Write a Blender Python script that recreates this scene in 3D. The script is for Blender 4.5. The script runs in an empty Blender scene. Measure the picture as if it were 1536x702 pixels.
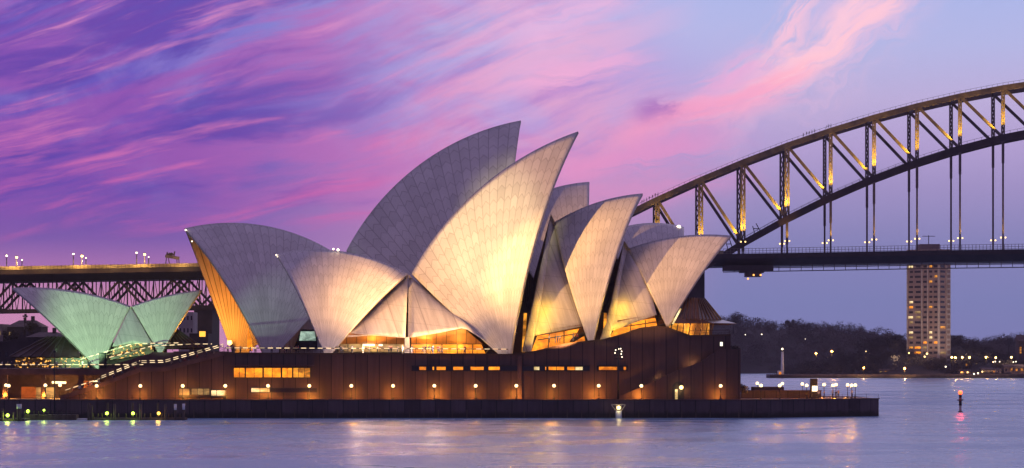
import bpy, bmesh, math, random
import numpy as np
from mathutils import Vector, Matrix

R = math.radians
rnd = random.Random(7)
sc = bpy.context.scene
COL = sc.collection

# ------------------------------------------------------------------ camera
F, CX, HY, CH = 4500.0, 768.0, 541.0, 11.6        # focal length, centre column, horizon row (photo pixels), eye height (m)
cam_d = bpy.data.cameras.new('camera')
cam = bpy.data.objects.new('camera', cam_d)
COL.objects.link(cam)
cam.location = (0, 0, CH)
cam.rotation_euler = (R(90), 0, 0)
cam_d.sensor_width = 36.0
cam_d.lens = F / 1536 * 36.0
cam_d.shift_y = (HY - 351) / 1536
cam_d.clip_start = 1.0
cam_d.clip_end = 30000
sc.camera = cam

sc.view_settings.view_transform = 'Standard'
sc.view_settings.look = 'None'
sc.view_settings.exposure = 0.0
sc.view_settings.gamma = 1.0
sc.view_settings.use_curve_mapping = False
sc.render.engine = 'CYCLES'
sc.cycles.use_denoising = True
sc.cycles.max_bounces = 5
sc.cycles.sample_clamp_indirect = 4.0
sc.cycles.use_light_tree = True

# ------------------------------------------------------------------ node helper
class NT:
    """small expression builder over a node tree"""
    def __init__(s, tree): s.t = tree
    def n(s, kind, **kw):
        nd = s.t.nodes.new(kind)
        for k, v in kw.items(): setattr(nd, k, v)
        return nd
    def put(s, sock, v):
        if isinstance(v, X): s.t.links.new(v.k, sock)
        elif v is not None: sock.default_value = v
    def m(s, op, a, b=None, c=None, clamp=False):
        nd = s.n('ShaderNodeMath', operation=op, use_clamp=clamp)
        for i, v in enumerate((a, b, c)): s.put(nd.inputs[i], v)
        return X(s, nd.outputs[0])
    def smooth(s, x, lo, hi, o0=0.0, o1=1.0):
        nd = s.n('ShaderNodeMapRange', interpolation_type='SMOOTHSTEP')
        s.put(nd.inputs['Value'], x)
        for k, v in (('From Min', lo), ('From Max', hi), ('To Min', o0), ('To Max', o1)): s.put(nd.inputs[k], v)
        return X(s, nd.outputs[0])
    def vec(s, x, y, z=0.0):
        nd = s.n('ShaderNodeCombineXYZ')
        for i, v in enumerate((x, y, z)): s.put(nd.inputs[i], v)
        return X(s, nd.outputs[0])
    def sep(s, v):
        nd = s.n('ShaderNodeSeparateXYZ'); s.put(nd.inputs[0], v)
        return [X(s, o) for o in nd.outputs]
    def noise(s, v, scale=1.0, detail=4.0, rough=0.5, dist=0.0):
        nd = s.n('ShaderNodeTexNoise'); s.put(nd.inputs['Vector'], v)
        for k, q in (('Scale', scale), ('Detail', detail), ('Roughness', rough), ('Distortion', dist)): s.put(nd.inputs[k], q)
        return X(s, nd.outputs[0])
    def mix(s, f, a, b, blend='MIX'):
        nd = s.n('ShaderNodeMix', data_type='RGBA', blend_type=blend)
        s.put(nd.inputs[0], f); s.put(nd.inputs[6], a if isinstance(a, X) else (*a, 1)); s.put(nd.inputs[7], b if isinstance(b, X) else (*b, 1))
        return X(s, nd.outputs[2])
    def coord(s, which):
        return X(s, s.n('ShaderNodeTexCoord').outputs[which])

class X:
    def __init__(s, nt, k): s.nt = nt; s.k = k
    def __add__(s, o): return s.nt.m('ADD', s, o)
    __radd__ = __add__
    def __mul__(s, o): return s.nt.m('MULTIPLY', s, o)
    __rmul__ = __mul__
    def __sub__(s, o): return s.nt.m('SUBTRACT', s, o)
    def __rsub__(s, o): return s.nt.m('SUBTRACT', o, s)
    def __truediv__(s, o): return s.nt.m('DIVIDE', s, o)
    def __neg__(s): return s.nt.m('MULTIPLY', s, -1.0)

def lin(r, g, b):
    return tuple((c / 255 / 12.92) if c / 255 <= 0.04045 else ((c / 255 + 0.055) / 1.055) ** 2.4 for c in (r, g, b))

# ------------------------------------------------------------------ dusk sky (world)
def build_sky():
    w = bpy.data.worlds.new('World'); sc.world = w; w.use_nodes = True
    t = w.node_tree; t.nodes.clear(); q = NT(t)
    d = q.coord('Generated')
    x, y, z = q.sep(d)
    A = q.m('ARCTAN2', x, y) * 10.0            # azimuth from the view of the bridge, in tenths of a radian
    E = q.m('ARCSINE', z) * 10.0               # elevation, same unit
    # smooth backdrop: left columns violet, right columns lavender blue
    def ramp(stops):
        nd = q.n('ShaderNodeValToRGB'); q.put(nd.inputs[0], q.smooth(E, 0.0, 1.3) if False else (E / 1.3))
        el = nd.color_ramp.elements
        while len(el) > 1: el.remove(el[-1])
        el[0].position = stops[0][0]; el[0].color = (*stops[0][1], 1)
        for p, c in stops[1:]:
            e = el.new(p); e.color = (*c, 1)
        return X(q, nd.outputs[0])
    left = ramp([(0.0, lin(196, 132, 172)), (0.17, lin(196, 134, 174)), (0.23, lin(168, 112, 172)), (0.31, lin(122, 88, 166)),
                 (0.45, lin(102, 70, 166)), (0.62, lin(98, 72, 172)), (0.80, lin(106, 92, 186)), (1.0, lin(104, 104, 196))])
    mid = ramp([(0.0, lin(180, 142, 186)), (0.3, lin(184, 142, 188)), (0.42, lin(186, 140, 190)), (0.55, lin(176, 142, 202)), (0.70, lin(172, 152, 212)),
                (0.85, lin(176, 176, 222)), (1.0, lin(168, 178, 226))])
    right = ramp([(0.0, lin(120, 120, 172)), (0.15, lin(120, 124, 176)), (0.30, lin(130, 128, 180)), (0.44, lin(154, 140, 190)), (0.54, lin(170, 152, 200)),
                  (0.66, lin(180, 166, 208)), (0.80, lin(172, 174, 218)), (1.0, lin(160, 174, 224))])
    c = q.mix(q.smooth(A, -1.25, 0.15), left, mid)
    c = q.mix(q.smooth(A, 0.1, q.smooth(E, 0.2, 0.9, 0.75, 1.1)), c, right)
    # wind-drawn cloud sheets: noise pulled out along the wind, which climbs to the right
    slope = 0.16 + E * 0.22
    wob = q.noise(q.vec(A, E, 3.0), 1.3, 3, .5) - 0.5
    V = E - A * slope + wob * 0.20
    U = A + E * 0.35
    n1 = q.noise(q.vec(U * 1.0, V * 5.0, 1.3), 1.0, 5, .60, .25)      # broad sheets
    n2 = q.noise(q.vec(U * 1.1, V * 4.6, 7.7), 1.0, 5, .62, .45)      # dark gaps
    n3 = q.noise(q.vec(U * 2.0, V * 20.0, 4.1), 1.0, 5, .62, .25)     # fibres
    n4 = q.noise(q.vec(A * 1.6, E * 2.4, 11.0), 1.0, 5, .62, .5)      # puffs
    n5 = q.noise(q.vec(U * 1.2, V * 8.0, 23.0), 1.0, 5, .60, .3)
    ml = q.smooth(A, 0.65, -0.30) * q.smooth(E, 0.34, 0.62)
    lav = q.smooth(n4, 0.47, 0.70) * q.smooth(A, 0.3, -0.7) * q.smooth(E, .40, .75)
    c = q.mix(lav * 0.8, c, lin(140, 122, 196))
    mag = q.smooth(n1 * .75 + n3 * .25 + q.smooth(A, -1.2, -.3, 0.0, 0.03), 0.40, 0.56) * ml
    c = q.mix(mag * 0.80, c, q.mix(q.smooth(A, -1.4, 0.1), lin(146, 80, 168), lin(200, 120, 182)))
    dark = q.smooth(n2, 0.48, 0.66) * ml
    c = q.mix(dark * q.smooth(A, -1.2, 0.0, .75, .45), c, q.mix(q.smooth(A, -1.0, 0.0), lin(84, 60, 160), lin(140, 96, 178)))
    hot = q.smooth(n5 * .55 + n3 * .45, 0.50, 0.66) * q.smooth(A, 0.4, -0.15) * q.smooth(E, 0.30, 0.55) * q.smooth(n1, .38, .52)
    c = q.mix(hot * 0.66, c, q.mix(q.smooth(E, .5, 1.1), lin(204, 98, 166), lin(228, 146, 190)))
    # paler sheet across the middle
    s1 = q.smooth(n5 * .55 + n3 * .45, 0.41, 0.58) * q.smooth(A, -0.5, 0.0) * q.smooth(A, 0.70, 0.2) * q.smooth(E, 0.40, 0.75)
    c = q.mix(s1 * 0.75, c, q.mix(q.smooth(E, .5, 1.1), lin(214, 146, 188), lin(222, 172, 208)))
    s2 = q.smooth(n4, 0.46, 0.66) * q.smooth(A, -0.7, -0.2) * q.smooth(A, 0.6, 0.2) * q.smooth(E, 0.4, 0.8)
    c = q.mix(s2 * 0.65, c, lin(168, 164, 220))
    # a bank of torn wisps along a line
    def bank(a0, e0, a1, e1, wid, col, amt, seed, taper=0.15, frq=(2.2, 14.0), lo=.42, hi=.58):
        nonlocal c
        L = math.hypot(a1 - a0, e1 - e0); ux, uy = (a1 - a0) / L, (e1 - e0) / L
        wv = q.noise(q.vec(A * 3.2, E * 3.2, seed), 1.0, 3, .62) - 0.5
        al = (A - a0) * ux + (E - e0) * uy
        pr = (E - e0) * ux - (A - a0) * uy + wv * wid * 3.2
        tex = q.noise(q.vec(al * frq[0], pr * frq[1] + al * 1.2, seed + 5.0), 1.0, 6, .72, .35)
        m_ = q.m('EXPONENT', -(pr * pr) / (wid * wid)) * q.smooth(al, -taper, taper) * q.smooth(al, L + taper, L - taper)
        f = m_ * q.smooth(tex + m_ * .10, lo, hi)
        c = q.mix(f * amt, c, col)
    bank(0.74, 0.82, 1.32, 1.26, 0.12, lin(226, 184, 214), 0.75, 2.0, .25, (2.6, 9.0), .40, .62)
    bank(0.78, 0.86, 1.34, 1.22, 0.055, lin(250, 194, 206), 0.85, 41.0, .2, (2.6, 22.0), .44, .66)
    bank(0.84, 0.98, 1.00, 1.26, 0.05, lin(246, 190, 208), 0.75, 43.0, .15, (3.0, 22.0), .47, .62)
    bank(1.02, 1.06, 1.22, 1.26, 0.045, lin(248, 196, 210), 0.75, 47.0, .12, (3.0, 22.0), .47, .62)
    bank(0.50, 0.79, 0.98, 0.96, 0.035, lin(248, 166, 190), 1.0, 9.0, .15, (2.2, 22.0), .43, .64)
    bank(0.60, 0.80, 0.92, 0.90, 0.045, lin(236, 160, 196), 0.8, 53.0, .15, (2.2, 22.0), .46, .62)
    bank(0.30, 0.72, 0.70, 0.85, 0.045, lin(230, 150, 190), 0.85, 14.0, .15, (1.6, 16.0))
    bank(0.62, 0.88, 0.84, 0.98, 0.05, lin(232, 164, 206), 0.7, 13.0, .12, (2.0, 12.0))
    bank(0.00, 0.92, 0.42, 1.00, 0.045, lin(234, 168, 208), 0.75, 17.0, .15, (1.4, 14.0))
    bank(-0.05, 1.08, 0.40, 1.24, 0.06, lin(226, 176, 214), 0.7, 19.0, .15, (1.4, 12.0))
    bank(0.05, 0.62, 0.70, 0.74, 0.07, lin(222, 142, 192), 0.75, 21.0, .2, (1.4, 12.0))
    bank(0.15, 0.53, 0.75, 0.60, 0.045, lin(210, 140, 190), 0.6, 25.0, .2, (1.4, 12.0))
    bank(0.42, 0.81, 0.56, 0.835, 0.035, lin(162, 108, 182), 0.8, 31.0, .05, (10.0, 26.0), .40, .62)
    # unseen band above the frame, made brighter to light up the water
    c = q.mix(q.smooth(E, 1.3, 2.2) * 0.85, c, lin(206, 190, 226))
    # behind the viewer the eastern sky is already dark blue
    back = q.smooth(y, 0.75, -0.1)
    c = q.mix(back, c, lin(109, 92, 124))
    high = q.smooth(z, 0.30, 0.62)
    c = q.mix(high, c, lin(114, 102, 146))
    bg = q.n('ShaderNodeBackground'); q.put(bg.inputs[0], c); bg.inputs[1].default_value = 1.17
    # the physical twilight sky adds the last glow of a sun that has just set
    sky = q.n('ShaderNodeTexSky', sky_type='NISHITA'); sky.sun_disc = False
    sky.sun_elevation = R(-4); sky.sun_rotation = R(20)
    bg2 = q.n('ShaderNodeBackground'); t.links.new(sky.outputs[0], bg2.inputs[0]); bg2.inputs[1].default_value = 0.02
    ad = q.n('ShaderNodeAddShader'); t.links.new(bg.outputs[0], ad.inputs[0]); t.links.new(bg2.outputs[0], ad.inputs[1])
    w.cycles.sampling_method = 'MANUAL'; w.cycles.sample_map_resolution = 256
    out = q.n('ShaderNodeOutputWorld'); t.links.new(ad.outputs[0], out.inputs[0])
build_sky()

# last western afterglow: one very weak, very soft sun
sd = bpy.data.lights.new('sun', 'SUN'); sd.energy = 0.05; sd.angle = R(12); sd.color = (1, .72, .62)
so = bpy.data.objects.new('sun', sd); COL.objects.link(so); so.rotation_euler = (R(-80), 0, R(-20))

# ------------------------------------------------------------------ materials
MATS = {}
def principled(name, base=(.5, .5, .5), rough=.6, metal=0., emit=None, estr=0., spec=.5, build=None):
    m = bpy.data.materials.new(name); m.use_nodes = True
    q = NT(m.node_tree); p = m.node_tree.nodes['Principled BSDF']
    p.inputs['Base Color'].default_value = (*base, 1)
    p.inputs['Roughness'].default_value = rough
    p.inputs['Metallic'].default_value = metal
    p.inputs['Specular IOR Level'].default_value = spec
    if emit:
        p.inputs['Emission Color'].default_value = (*emit, 1); p.inputs['Emission Strength'].default_value = estr
    if build: build(q, p)
    MATS[name] = m
    return m

def mottled(scale, amount, stretch=(1, 1, 1), bump=0.0, bscale=None):
    def f(q, p):
        base = tuple(p.inputs['Base Color'].default_value)[:3]
        x, y, z = q.sep(q.coord('Object'))
        v = q.vec(x * stretch[0], y * stretch[1], z * stretch[2])
        n = q.noise(v, scale, 6, .6)
        lo = tuple(c * (1 - amount) for c in base); hi = tuple(min(1, c * (1 + amount)) for c in base)
        q.put(p.inputs['Base Color'], q.mix(q.smooth(n, .3, .7), lo, hi))
        if bump:
            b = q.n('ShaderNodeBump'); b.inputs['Strength'].default_value = bump
            q.put(b.inputs['Height'], q.noise(v, bscale or scale * 4, 5, .6)); q.t.links.new(b.outputs[0], p.inputs['Normal'])
    return f

def tiles(base, edge):
    """white shell tiles: chevron-ended lids fanning up from the pedestal; UV = (rib number, metres along the rib)"""
    def f(q, p):
        u, v, _ = q.sep(q.coord('UV'))
        fu = q.m('FRACT', u)
        mid = q.m('ABSOLUTE', fu - 0.5)
        rib = q.smooth(mid, 0.44, 0.485)
        ph = q.m('FRACT', (v + mid * 2.6 + q.m('MODULO', q.m('FLOOR', u), 2.0) * 0.25) / 3.3)
        chev = q.smooth(q.m('ABSOLUTE', ph - 0.5), 0.445, 0.48)
        cell = q.noise(q.vec(q.m('FLOOR', u), q.m('FLOOR', (v + mid * 2.6) / 3.3), 0.0), 7.3, 0)
        mott = q.noise(q.vec(u * .3, v * .12, 2.0), 1.0, 5, .6)
        tone = q.smooth(cell, .2, .8, .88, 1.05) * q.smooth(mott, .3, .7, .9, 1.04)
        col = q.mix(q.m('MAXIMUM', rib * 0.75, chev * 0.6), base, edge)
        nd = q.n('ShaderNodeMix', data_type='RGBA', blend_type='MULTIPLY'); nd.inputs[0].default_value = 1.0
        q.put(nd.inputs[6], col); tv = q.vec(tone, tone, tone); q.put(nd.inputs[7], tv)
        q.t.links.new(nd.outputs[2], p.inputs['Base Color'])
    return f

def panels(base, groove, pitch, course=None, amount=.18, streak=True):
    """precast slabs with open joints; UV in metres"""
    def f(q, p):
        u, v, _ = q.sep(q.coord('UV'))
        g = q.smooth(q.m('ABSOLUTE', q.m('FRACT', u / pitch) - 0.5), 0.5 - 0.11 / pitch, 0.5 - 0.05 / pitch)
        if course:
            g = q.m('MAXIMUM', g, q.smooth(q.m('ABSOLUTE', q.m('FRACT', v / course) - 0.5), 0.5 - 0.09 / course, 0.5 - 0.03 / course) * .6)
        pid = q.noise(q.vec(q.m('FLOOR', u / pitch), 0.0, 0.0), 5.1, 0)
        st = q.noise(q.vec(u * 1.4, v * .12, 1.0), 1.0, 6, .65)
        tone = q.smooth(pid, .25, .75, 1 - amount, 1 + amount) * q.smooth(st, .3, .7, .8, 1.12)
        col = q.mix(g, base, groove)
        nd = q.n('ShaderNodeMix', data_type='RGBA', blend_type='MULTIPLY'); nd.inputs[0].default_value = 1.0
        q.put(nd.inputs[6], col); q.put(nd.inputs[7], q.vec(tone, tone, tone))
        q.t.links.new(nd.outputs[2], p.inputs['Base Color'])
    return f

def glow(c0, c1, s0, s1, scale=(.35, .6)):
    """lit interior behind glass, seen as warm patches; UV in metres"""
    def f(q, p):
        u, v, _ = q.sep(q.coord('UV'))
        n = q.noise(q.vec(u * scale[0], v * scale[1], 0.5), 1.0, 5, .65, .4)
        t = q.smooth(n, .32, .68)
        q.put(p.inputs['Emission Color'], q.mix(t, c0, c1))
        q.put(p.inputs['Emission Strength'], q.smooth(n, .32, .68, s0, s1))
    return f

def quay(q, p):
    panels((.095, .066, .070), (.022, .018, .02), 3.1, None, .3)(q, p)
    u, v, _ = q.sep(q.coord('UV'))
    src = p.inputs['Base Color'].links[0].from_socket
    edge = q.noise(q.vec(u * .7, v * .3, 3.0), 1.0, 5, .65)
    weed = q.smooth(v + (edge - .5) * 1.6, 1.5, .6)
    q.put(p.inputs['Base Color'], q.mix(weed * .85, X(q, src), (.022, .022, .014)))
M = MATS
principled('shell_tile', (.78, .74, .70), .38, build=tiles((.75, .71, .66), (.40, .36, .325)))
principled('rib_vault', (.38, .30, .24), .7, build=panels((.38, .29, .22), (.035, .022, .016), 1.0, None, .12))
principled('side_tile', (.62, .58, .56), .45, build=panels((.60, .565, .545), (.40, .37, .36), 5.2, 3.4, .05))
principled('rib_concrete', (.36, .30, .25), .75, build=mottled(.4, .25))
principled('granite', (.20, .125, .10), .65, build=panels((.100, .053, .043), (.020, .011, .010), 2.45, None, .26))
principled('granite_plain', (.12, .065, .055), .7, build=mottled(.5, .25))
principled('seawall_stone', (.10, .075, .075), .8, build=quay)
principled('paving', (.22, .16, .13), .7, build=mottled(.6, .25))
principled('bronze', (.11, .065, .04), .4, .6, build=mottled(.8, .2))
principled('bronze_glass', (.10, .05, .025), .18, 0., build=mottled(.5, .3))
principled('topaz_glass', (.12, .05, .015), .3, build=glow((.12, .032, .003), (.42, .13, .008), .4, .9, (.25, .12)))
principled('dark_glass', (.025, .022, .03), .12)
principled('dark_metal', (.035, .03, .03), .5, .3, build=mottled(1.5, .2))
principled('steel_paint', (.115, .085, .078), .55, .1, build=mottled(.35, .35))
principled('steel_dark', (.040, .024, .026), .6, build=mottled(.3, .3))
principled('deck_rail', (.20, .16, .15), .6, build=mottled(.6, .2))
principled('barrier', (.27, .20, .10), .6, build=mottled(.2, .35))
principled('pier_stone', (.045, .033, .035), .85, build=mottled(.2, .3))
principled('pale_concrete', (.42, .37, .35), .8, build=mottled(.15, .18))
principled('tower_concrete', (.27, .185, .16), .8, build=mottled(.12, .18))
principled('white_paint', (.75, .75, .74), .5, build=mottled(1.2, .08))
principled('timber', (.10, .075, .055), .85, build=mottled(1.2, .35, (1, 1, .2)))
principled('bark', (.06, .045, .035), .9, build=mottled(1.0, .3))
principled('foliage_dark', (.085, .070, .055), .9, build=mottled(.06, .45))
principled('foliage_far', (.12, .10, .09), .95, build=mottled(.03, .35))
principled('hill_earth', (.05, .042, .036), .95, build=mottled(.02, .3))
principled('roof_tile', (.13, .09, .08), .8, build=mottled(.5, .3))
principled('render_wall', (.25, .20, .19), .85, build=mottled(.3, .2))
principled('orange_panel', (.34, .13, .05), .7, build=mottled(.7, .25))
principled('globe_lit', (1, .8, .5), .4, emit=(1, .74, .36), estr=2.8)
principled('globe_white', (1, .9, .8), .4, emit=(1, .82, .56), estr=3.2)
principled('lamp_orange', (1, .5, .2), .4, emit=(1, .42, .08), estr=2.4)
principled('lamp_green', (.8, 1, .3), .4, emit=(.66, 1, .08), estr=2.3)
principled('lamp_amber', (1, .6, .2), .4, emit=(1, .58, .07), estr=2.6)
principled('lamp_red', (1, .2, .05), .4, emit=(1, .12, .03), estr=3.2)
principled('lamp_gold', (1, .8, .4), .4, emit=(1, .66, .24), estr=3.0)
def dashes(q, p):
    u, v, _ = q.sep(q.coord('UV'))
    n = q.noise(q.vec(q.m('FLOOR', v / 1.7), 3.0, 0.0), 3.7, 0)
    on = q.smooth(q.m('ABSOLUTE', q.m('FRACT', v / 1.7) - 0.5), 0.34, 0.28)
    q.put(p.inputs['Emission Strength'], on * q.smooth(n, .30, .62, .15, 1.7))
principled('lamp_foot', (1, .7, .3), .4, emit=(1, .66, .20), estr=2.6)
principled('rail_led', (.2, .15, .1), .4, emit=(1, .72, .40), estr=1, build=dashes)
principled('glow_yellow', (.2, .1, .02), .4, build=glow((.62, .14, .004), (1, .33, .014), .9, 1.8))
principled('glow_amber', (.2, .1, .02), .4, build=glow((.40, .11, .01), (1, .40, .03), .35, 1.3))
principled('glow_pale', (.2, .15, .08), .4, build=glow((.75, .50, .16), (1, .80, .42), .6, 1.5))
principled('glow_dim', (.1, .07, .03), .4, build=glow((.30, .17, .06), (.62, .40, .14), .3, .8))
def specks(q, p):
    u, v, _ = q.sep(q.coord('UV'))
    n = q.noise(q.vec(u * 1.3, v * 1.6, 2.0), 1.0, 2, .5)
    q.put(p.inputs['Emission Strength'], q.smooth(n, .56, .66, .03, 1.8))
principled('glow_specks', (.03, .02, .015), .4, emit=(1, .44, .08), estr=1, build=specks)
principled('glow_white', (.3, .3, .2), .4, emit=(1, .92, .74), estr=1.6)
principled('glow_mint', (.2, .3, .2), .4, build=glow((.22, .34, .26), (.52, .72, .58), .35, .9))
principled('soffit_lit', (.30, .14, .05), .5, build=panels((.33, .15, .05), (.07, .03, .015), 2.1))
principled('sign_lit', (1, .9, .6), .4, emit=(1, .86, .55), estr=2.2)
principled('sign_yellow', (1, .6, .1), .4, emit=(1, .50, .05), estr=1.6)
for nm, c in (('cloth_black', (.02, .02, .024)), ('cloth_navy', (.03, .04, .09)), ('cloth_grey', (.15, .15, .16)), ('cloth_white', (.62, .60, .57)),
              ('cloth_red', (.32, .05, .04)), ('cloth_tan', (.32, .23, .14)), ('skin', (.48, .28, .20)), ('hair', (.03, .02, .015))):
    principled(nm, c, .85, build=mottled(3, .12))

def water_nodes(q, p):
    x, y, z = q.sep(q.coord('Object'))
    a = q.noise(q.vec(x * .17, y * .055, 0.0), 1.0, 5, .62, .5)
    b = q.noise(q.vec(x * 1.1, y * .30, 4.0), 1.0, 4, .65)
    s = q.noise(q.vec(x * .030, y * .026, 9.0), 1.0, 6, .66, .5)
    bp = q.n('ShaderNodeBump'); bp.inputs['Strength'].default_value = 1.0; bp.inputs['Distance'].default_value = 1.0
    q.put(bp.inputs['Height'], a * 0.70 + b * 0.12); q.t.links.new(bp.outputs[0], p.inputs['Normal'])
    q.put(p.inputs['Roughness'], q.smooth(s, .36, .64, .18, .36))
principled('harbour_water', (.27, .48, .66), .3, spec=.5, build=water_nodes)
M['harbour_water'].node_tree.nodes['Principled BSDF'].inputs['IOR'].default_value = 1.33

# ------------------------------------------------------------------ frames: local (s along, t away from the viewer, z up)
class Frame:
    def __init__(s, ox, oy, deg):
        s.O = (ox, oy); s.d = (math.cos(R(deg)), math.sin(R(deg))); s.n = (-s.d[1], s.d[0])
        s.c = s.n[0] * ox + s.n[1] * oy
    def at(s, px, py, t):
        """the point in plane t that the photo shows at (px, py), as (s, t, z)"""
        k = (px - CX) / F
        Y = (s.c + t) / (s.n[0] * k + s.n[1])
        Xw = k * Y
        return ((Xw - s.O[0]) * s.d[0] + (Y - s.O[1]) * s.d[1], t, CH + (HY - py) * Y / F)
    def w(s, p):
        return (s.O[0] + p[0] * s.d[0] + p[1] * s.n[0], s.O[1] + p[0] * s.d[1] + p[1] * s.n[1], p[2])
    def W(s, px, py, t): return s.w(s.at(px, py, t))
    def S(s, px, t): return s.at(px, HY, t)[0]
    def Z(s, py, t, px=768): return s.at(px, py, t)[2]

P = Frame(0, 607, 1.5)          # seawall and podium
N = Frame(0, 649, 3.0)          # near hall axis
FH = Frame(1.9, 705, 14.5)      # far hall axis
RH = Frame(-85, 690, 8.0)       # restaurant axis
B = Frame(103.8, 1290, -1.0)    # bridge, near truss plane

# ------------------------------------------------------------------ mesh builder
def chain_loc(o):
    v = Vector((0, 0, 0))
    while o is not None:
        v += o.location; o = o.parent
    return v

class MB:
    def __init__(s): s.v = []; s.f = []; s.mi = []; s.uv = []; s.sm = []
    def face(s, pts, mi=0, uv=None, smooth=False):
        b = len(s.v); s.v += [tuple(p) for p in pts]
        s.f.append(tuple(range(b, b + len(pts)))); s.mi.append(mi); s.uv.append(uv or [(0, 0)] * len(pts)); s.sm.append(smooth)
    def grid(s, G, mi=0, UV=None, smooth=True, flip=False):
        b = len(s.v); r, c = len(G), len(G[0])
        for row in G: s.v += [tuple(p) for p in row]
        for i in range(r - 1):
            for j in range(c - 1):
                q = [(i, j), (i, j + 1), (i + 1, j + 1), (i + 1, j)]
                if flip: q.reverse()
                s.f.append(tuple(b + a * c + e for a, e in q)); s.mi.append(mi); s.sm.append(smooth)
                s.uv.append([UV[a][e] for a, e in q] if UV else [(0, 0)] * 4)
    def solid(s, poly, frame, t0, t1, mi=0):
        """polygon of (s, z) swept from t0 to t1 in a frame; UV in metres"""
        a = [frame.w((p[0], t0, p[1])) for p in poly]; b = [frame.w((p[0], t1, p[1])) for p in poly]
        s.face(a, mi, [(p[0], p[1]) for p in poly]); s.face(b[::-1], mi, [(p[0], p[1]) for p in poly[::-1]])
        for i in range(len(poly)):
            j = (i + 1) % len(poly)
            L = math.hypot(poly[j][0] - poly[i][0], poly[j][1] - poly[i][1])
            vert = abs(poly[j][0] - poly[i][0]) < 1e-6
            uv = [(t0, poly[i][1]), (t1, poly[i][1]), (t1, poly[j][1]), (t0, poly[j][1])] if vert else [(0, t0), (0, t1), (L, t1), (L, t0)]
            s.face([a[i], b[i], b[j], a[j]], mi, uv)
    def fbox(s, frame, s0, s1, t0, t1, z0, z1, mi=0):
        s.solid([(s0, z0), (s1, z0), (s1, z1), (s0, z1)], frame, t0, t1, mi)
    def box(s, x0, x1, y0, y1, z0, z1, mi=0):
        c = [(x0, y0, z0), (x1, y0, z0), (x1, y1, z0), (x0, y1, z0), (x0, y0, z1), (x1, y0, z1), (x1, y1, z1), (x0, y1, z1)]
        for q in ((0, 3, 2, 1), (4, 5, 6, 7), (0, 1, 5, 4), (1, 2, 6, 5), (2, 3, 7, 6), (3, 0, 4, 7)):
            s.face([c[k] for k in q], mi, [(c[k][0] + c[k][1], c[k][2]) for k in q])
    def bar(s, a, b, w, h, mi=0, up=(0, 0, 1)):
        """rectangular member between two points: w across, h in the 'up' sense"""
        a = Vector(a); b = Vector(b); d = (b - a).normalized(); u = Vector(up)
        if abs(d.dot(u)) > .98: u = Vector((0, 1, 0))
        x = d.cross(u).normalized(); u = x.cross(d).normalized()
        o = [x * (i * w / 2) + u * (j * h / 2) for i, j in ((-1, -1), (1, -1), (1, 1), (-1, 1))]
        A = [a + k for k in o]; Bq = [b + k for k in o]; L = (b - a).length
        s.face(A[::-1], mi); s.face(Bq, mi)
        for i in range(4):
            j = (i + 1) % 4; s.face([A[i], A[j], Bq[j], Bq[i]], mi, [(0, 0), (w, 0), (w, L), (0, L)])
    def tube(s, a, b, r0, r1=None, n=8, mi=0, caps=True):
        r1 = r0 if r1 is None else r1
        a = Vector(a); b = Vector(b); d = (b - a).normalized(); u = Vector((0, 0, 1)) if abs(d.z) < .9 else Vector((1, 0, 0))
        x = d.cross(u).normalized(); y = d.cross(x)
        A = [a + (x * math.cos(k * 2 * math.pi / n) + y * math.sin(k * 2 * math.pi / n)) * r0 for k in range(n)]
        Bq = [b + (x * math.cos(k * 2 * math.pi / n) + y * math.sin(k * 2 * math.pi / n)) * r1 for k in range(n)]
        for i in range(n):
            j = (i + 1) % n; s.face([A[i], Bq[i], Bq[j], A[j]], mi, smooth=True)
        if caps: s.face(A, mi); s.face(Bq[::-1], mi)
    def ball(s, c, r, n=10, m=6, mi=0, sz=1.0):
        G = [[(c[0] + r * math.sin(math.pi * i / m) * math.cos(2 * math.pi * j / n), c[1] + r * math.sin(math.pi * i / m) * math.sin(2 * math.pi * j / n),
               c[2] - r * sz * math.cos(math.pi * i / m)) for j in range(n + 1)] for i in range(m + 1)]
        s.grid(G, mi)
    def build(s, name, mats, parent=None, merge=True):
        me = bpy.data.meshes.new(name)
        off = chain_loc(parent) if parent else Vector((0, 0, 0))
        me.from_pydata([(v[0] - off.x, v[1] - off.y, v[2] - off.z) for v in s.v], [], s.f)
        for m in (mats if isinstance(mats, (list, tuple)) else [mats]): me.materials.append(M[m])
        uvl = me.uv_layers.new(name='UVMap')
        flat = [c for f in s.uv for p in f for c in p]
        uvl.data.foreach_set('uv', flat)
        me.polygons.foreach_set('material_index', s.mi); me.polygons.foreach_set('use_smooth', s.sm)
        if merge:
            bm = bmesh.new(); bm.from_mesh(me)
            bmesh.ops.remove_doubles(bm, verts=bm.verts, dist=1e-4)
            bmesh.ops.recalc_face_normals(bm, faces=bm.faces)
            bm.to_mesh(me); bm.free()
        me.update()
        o = bpy.data.objects.new(name, me); COL.objects.link(o)
        if parent: o.parent = parent
        return o

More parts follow.
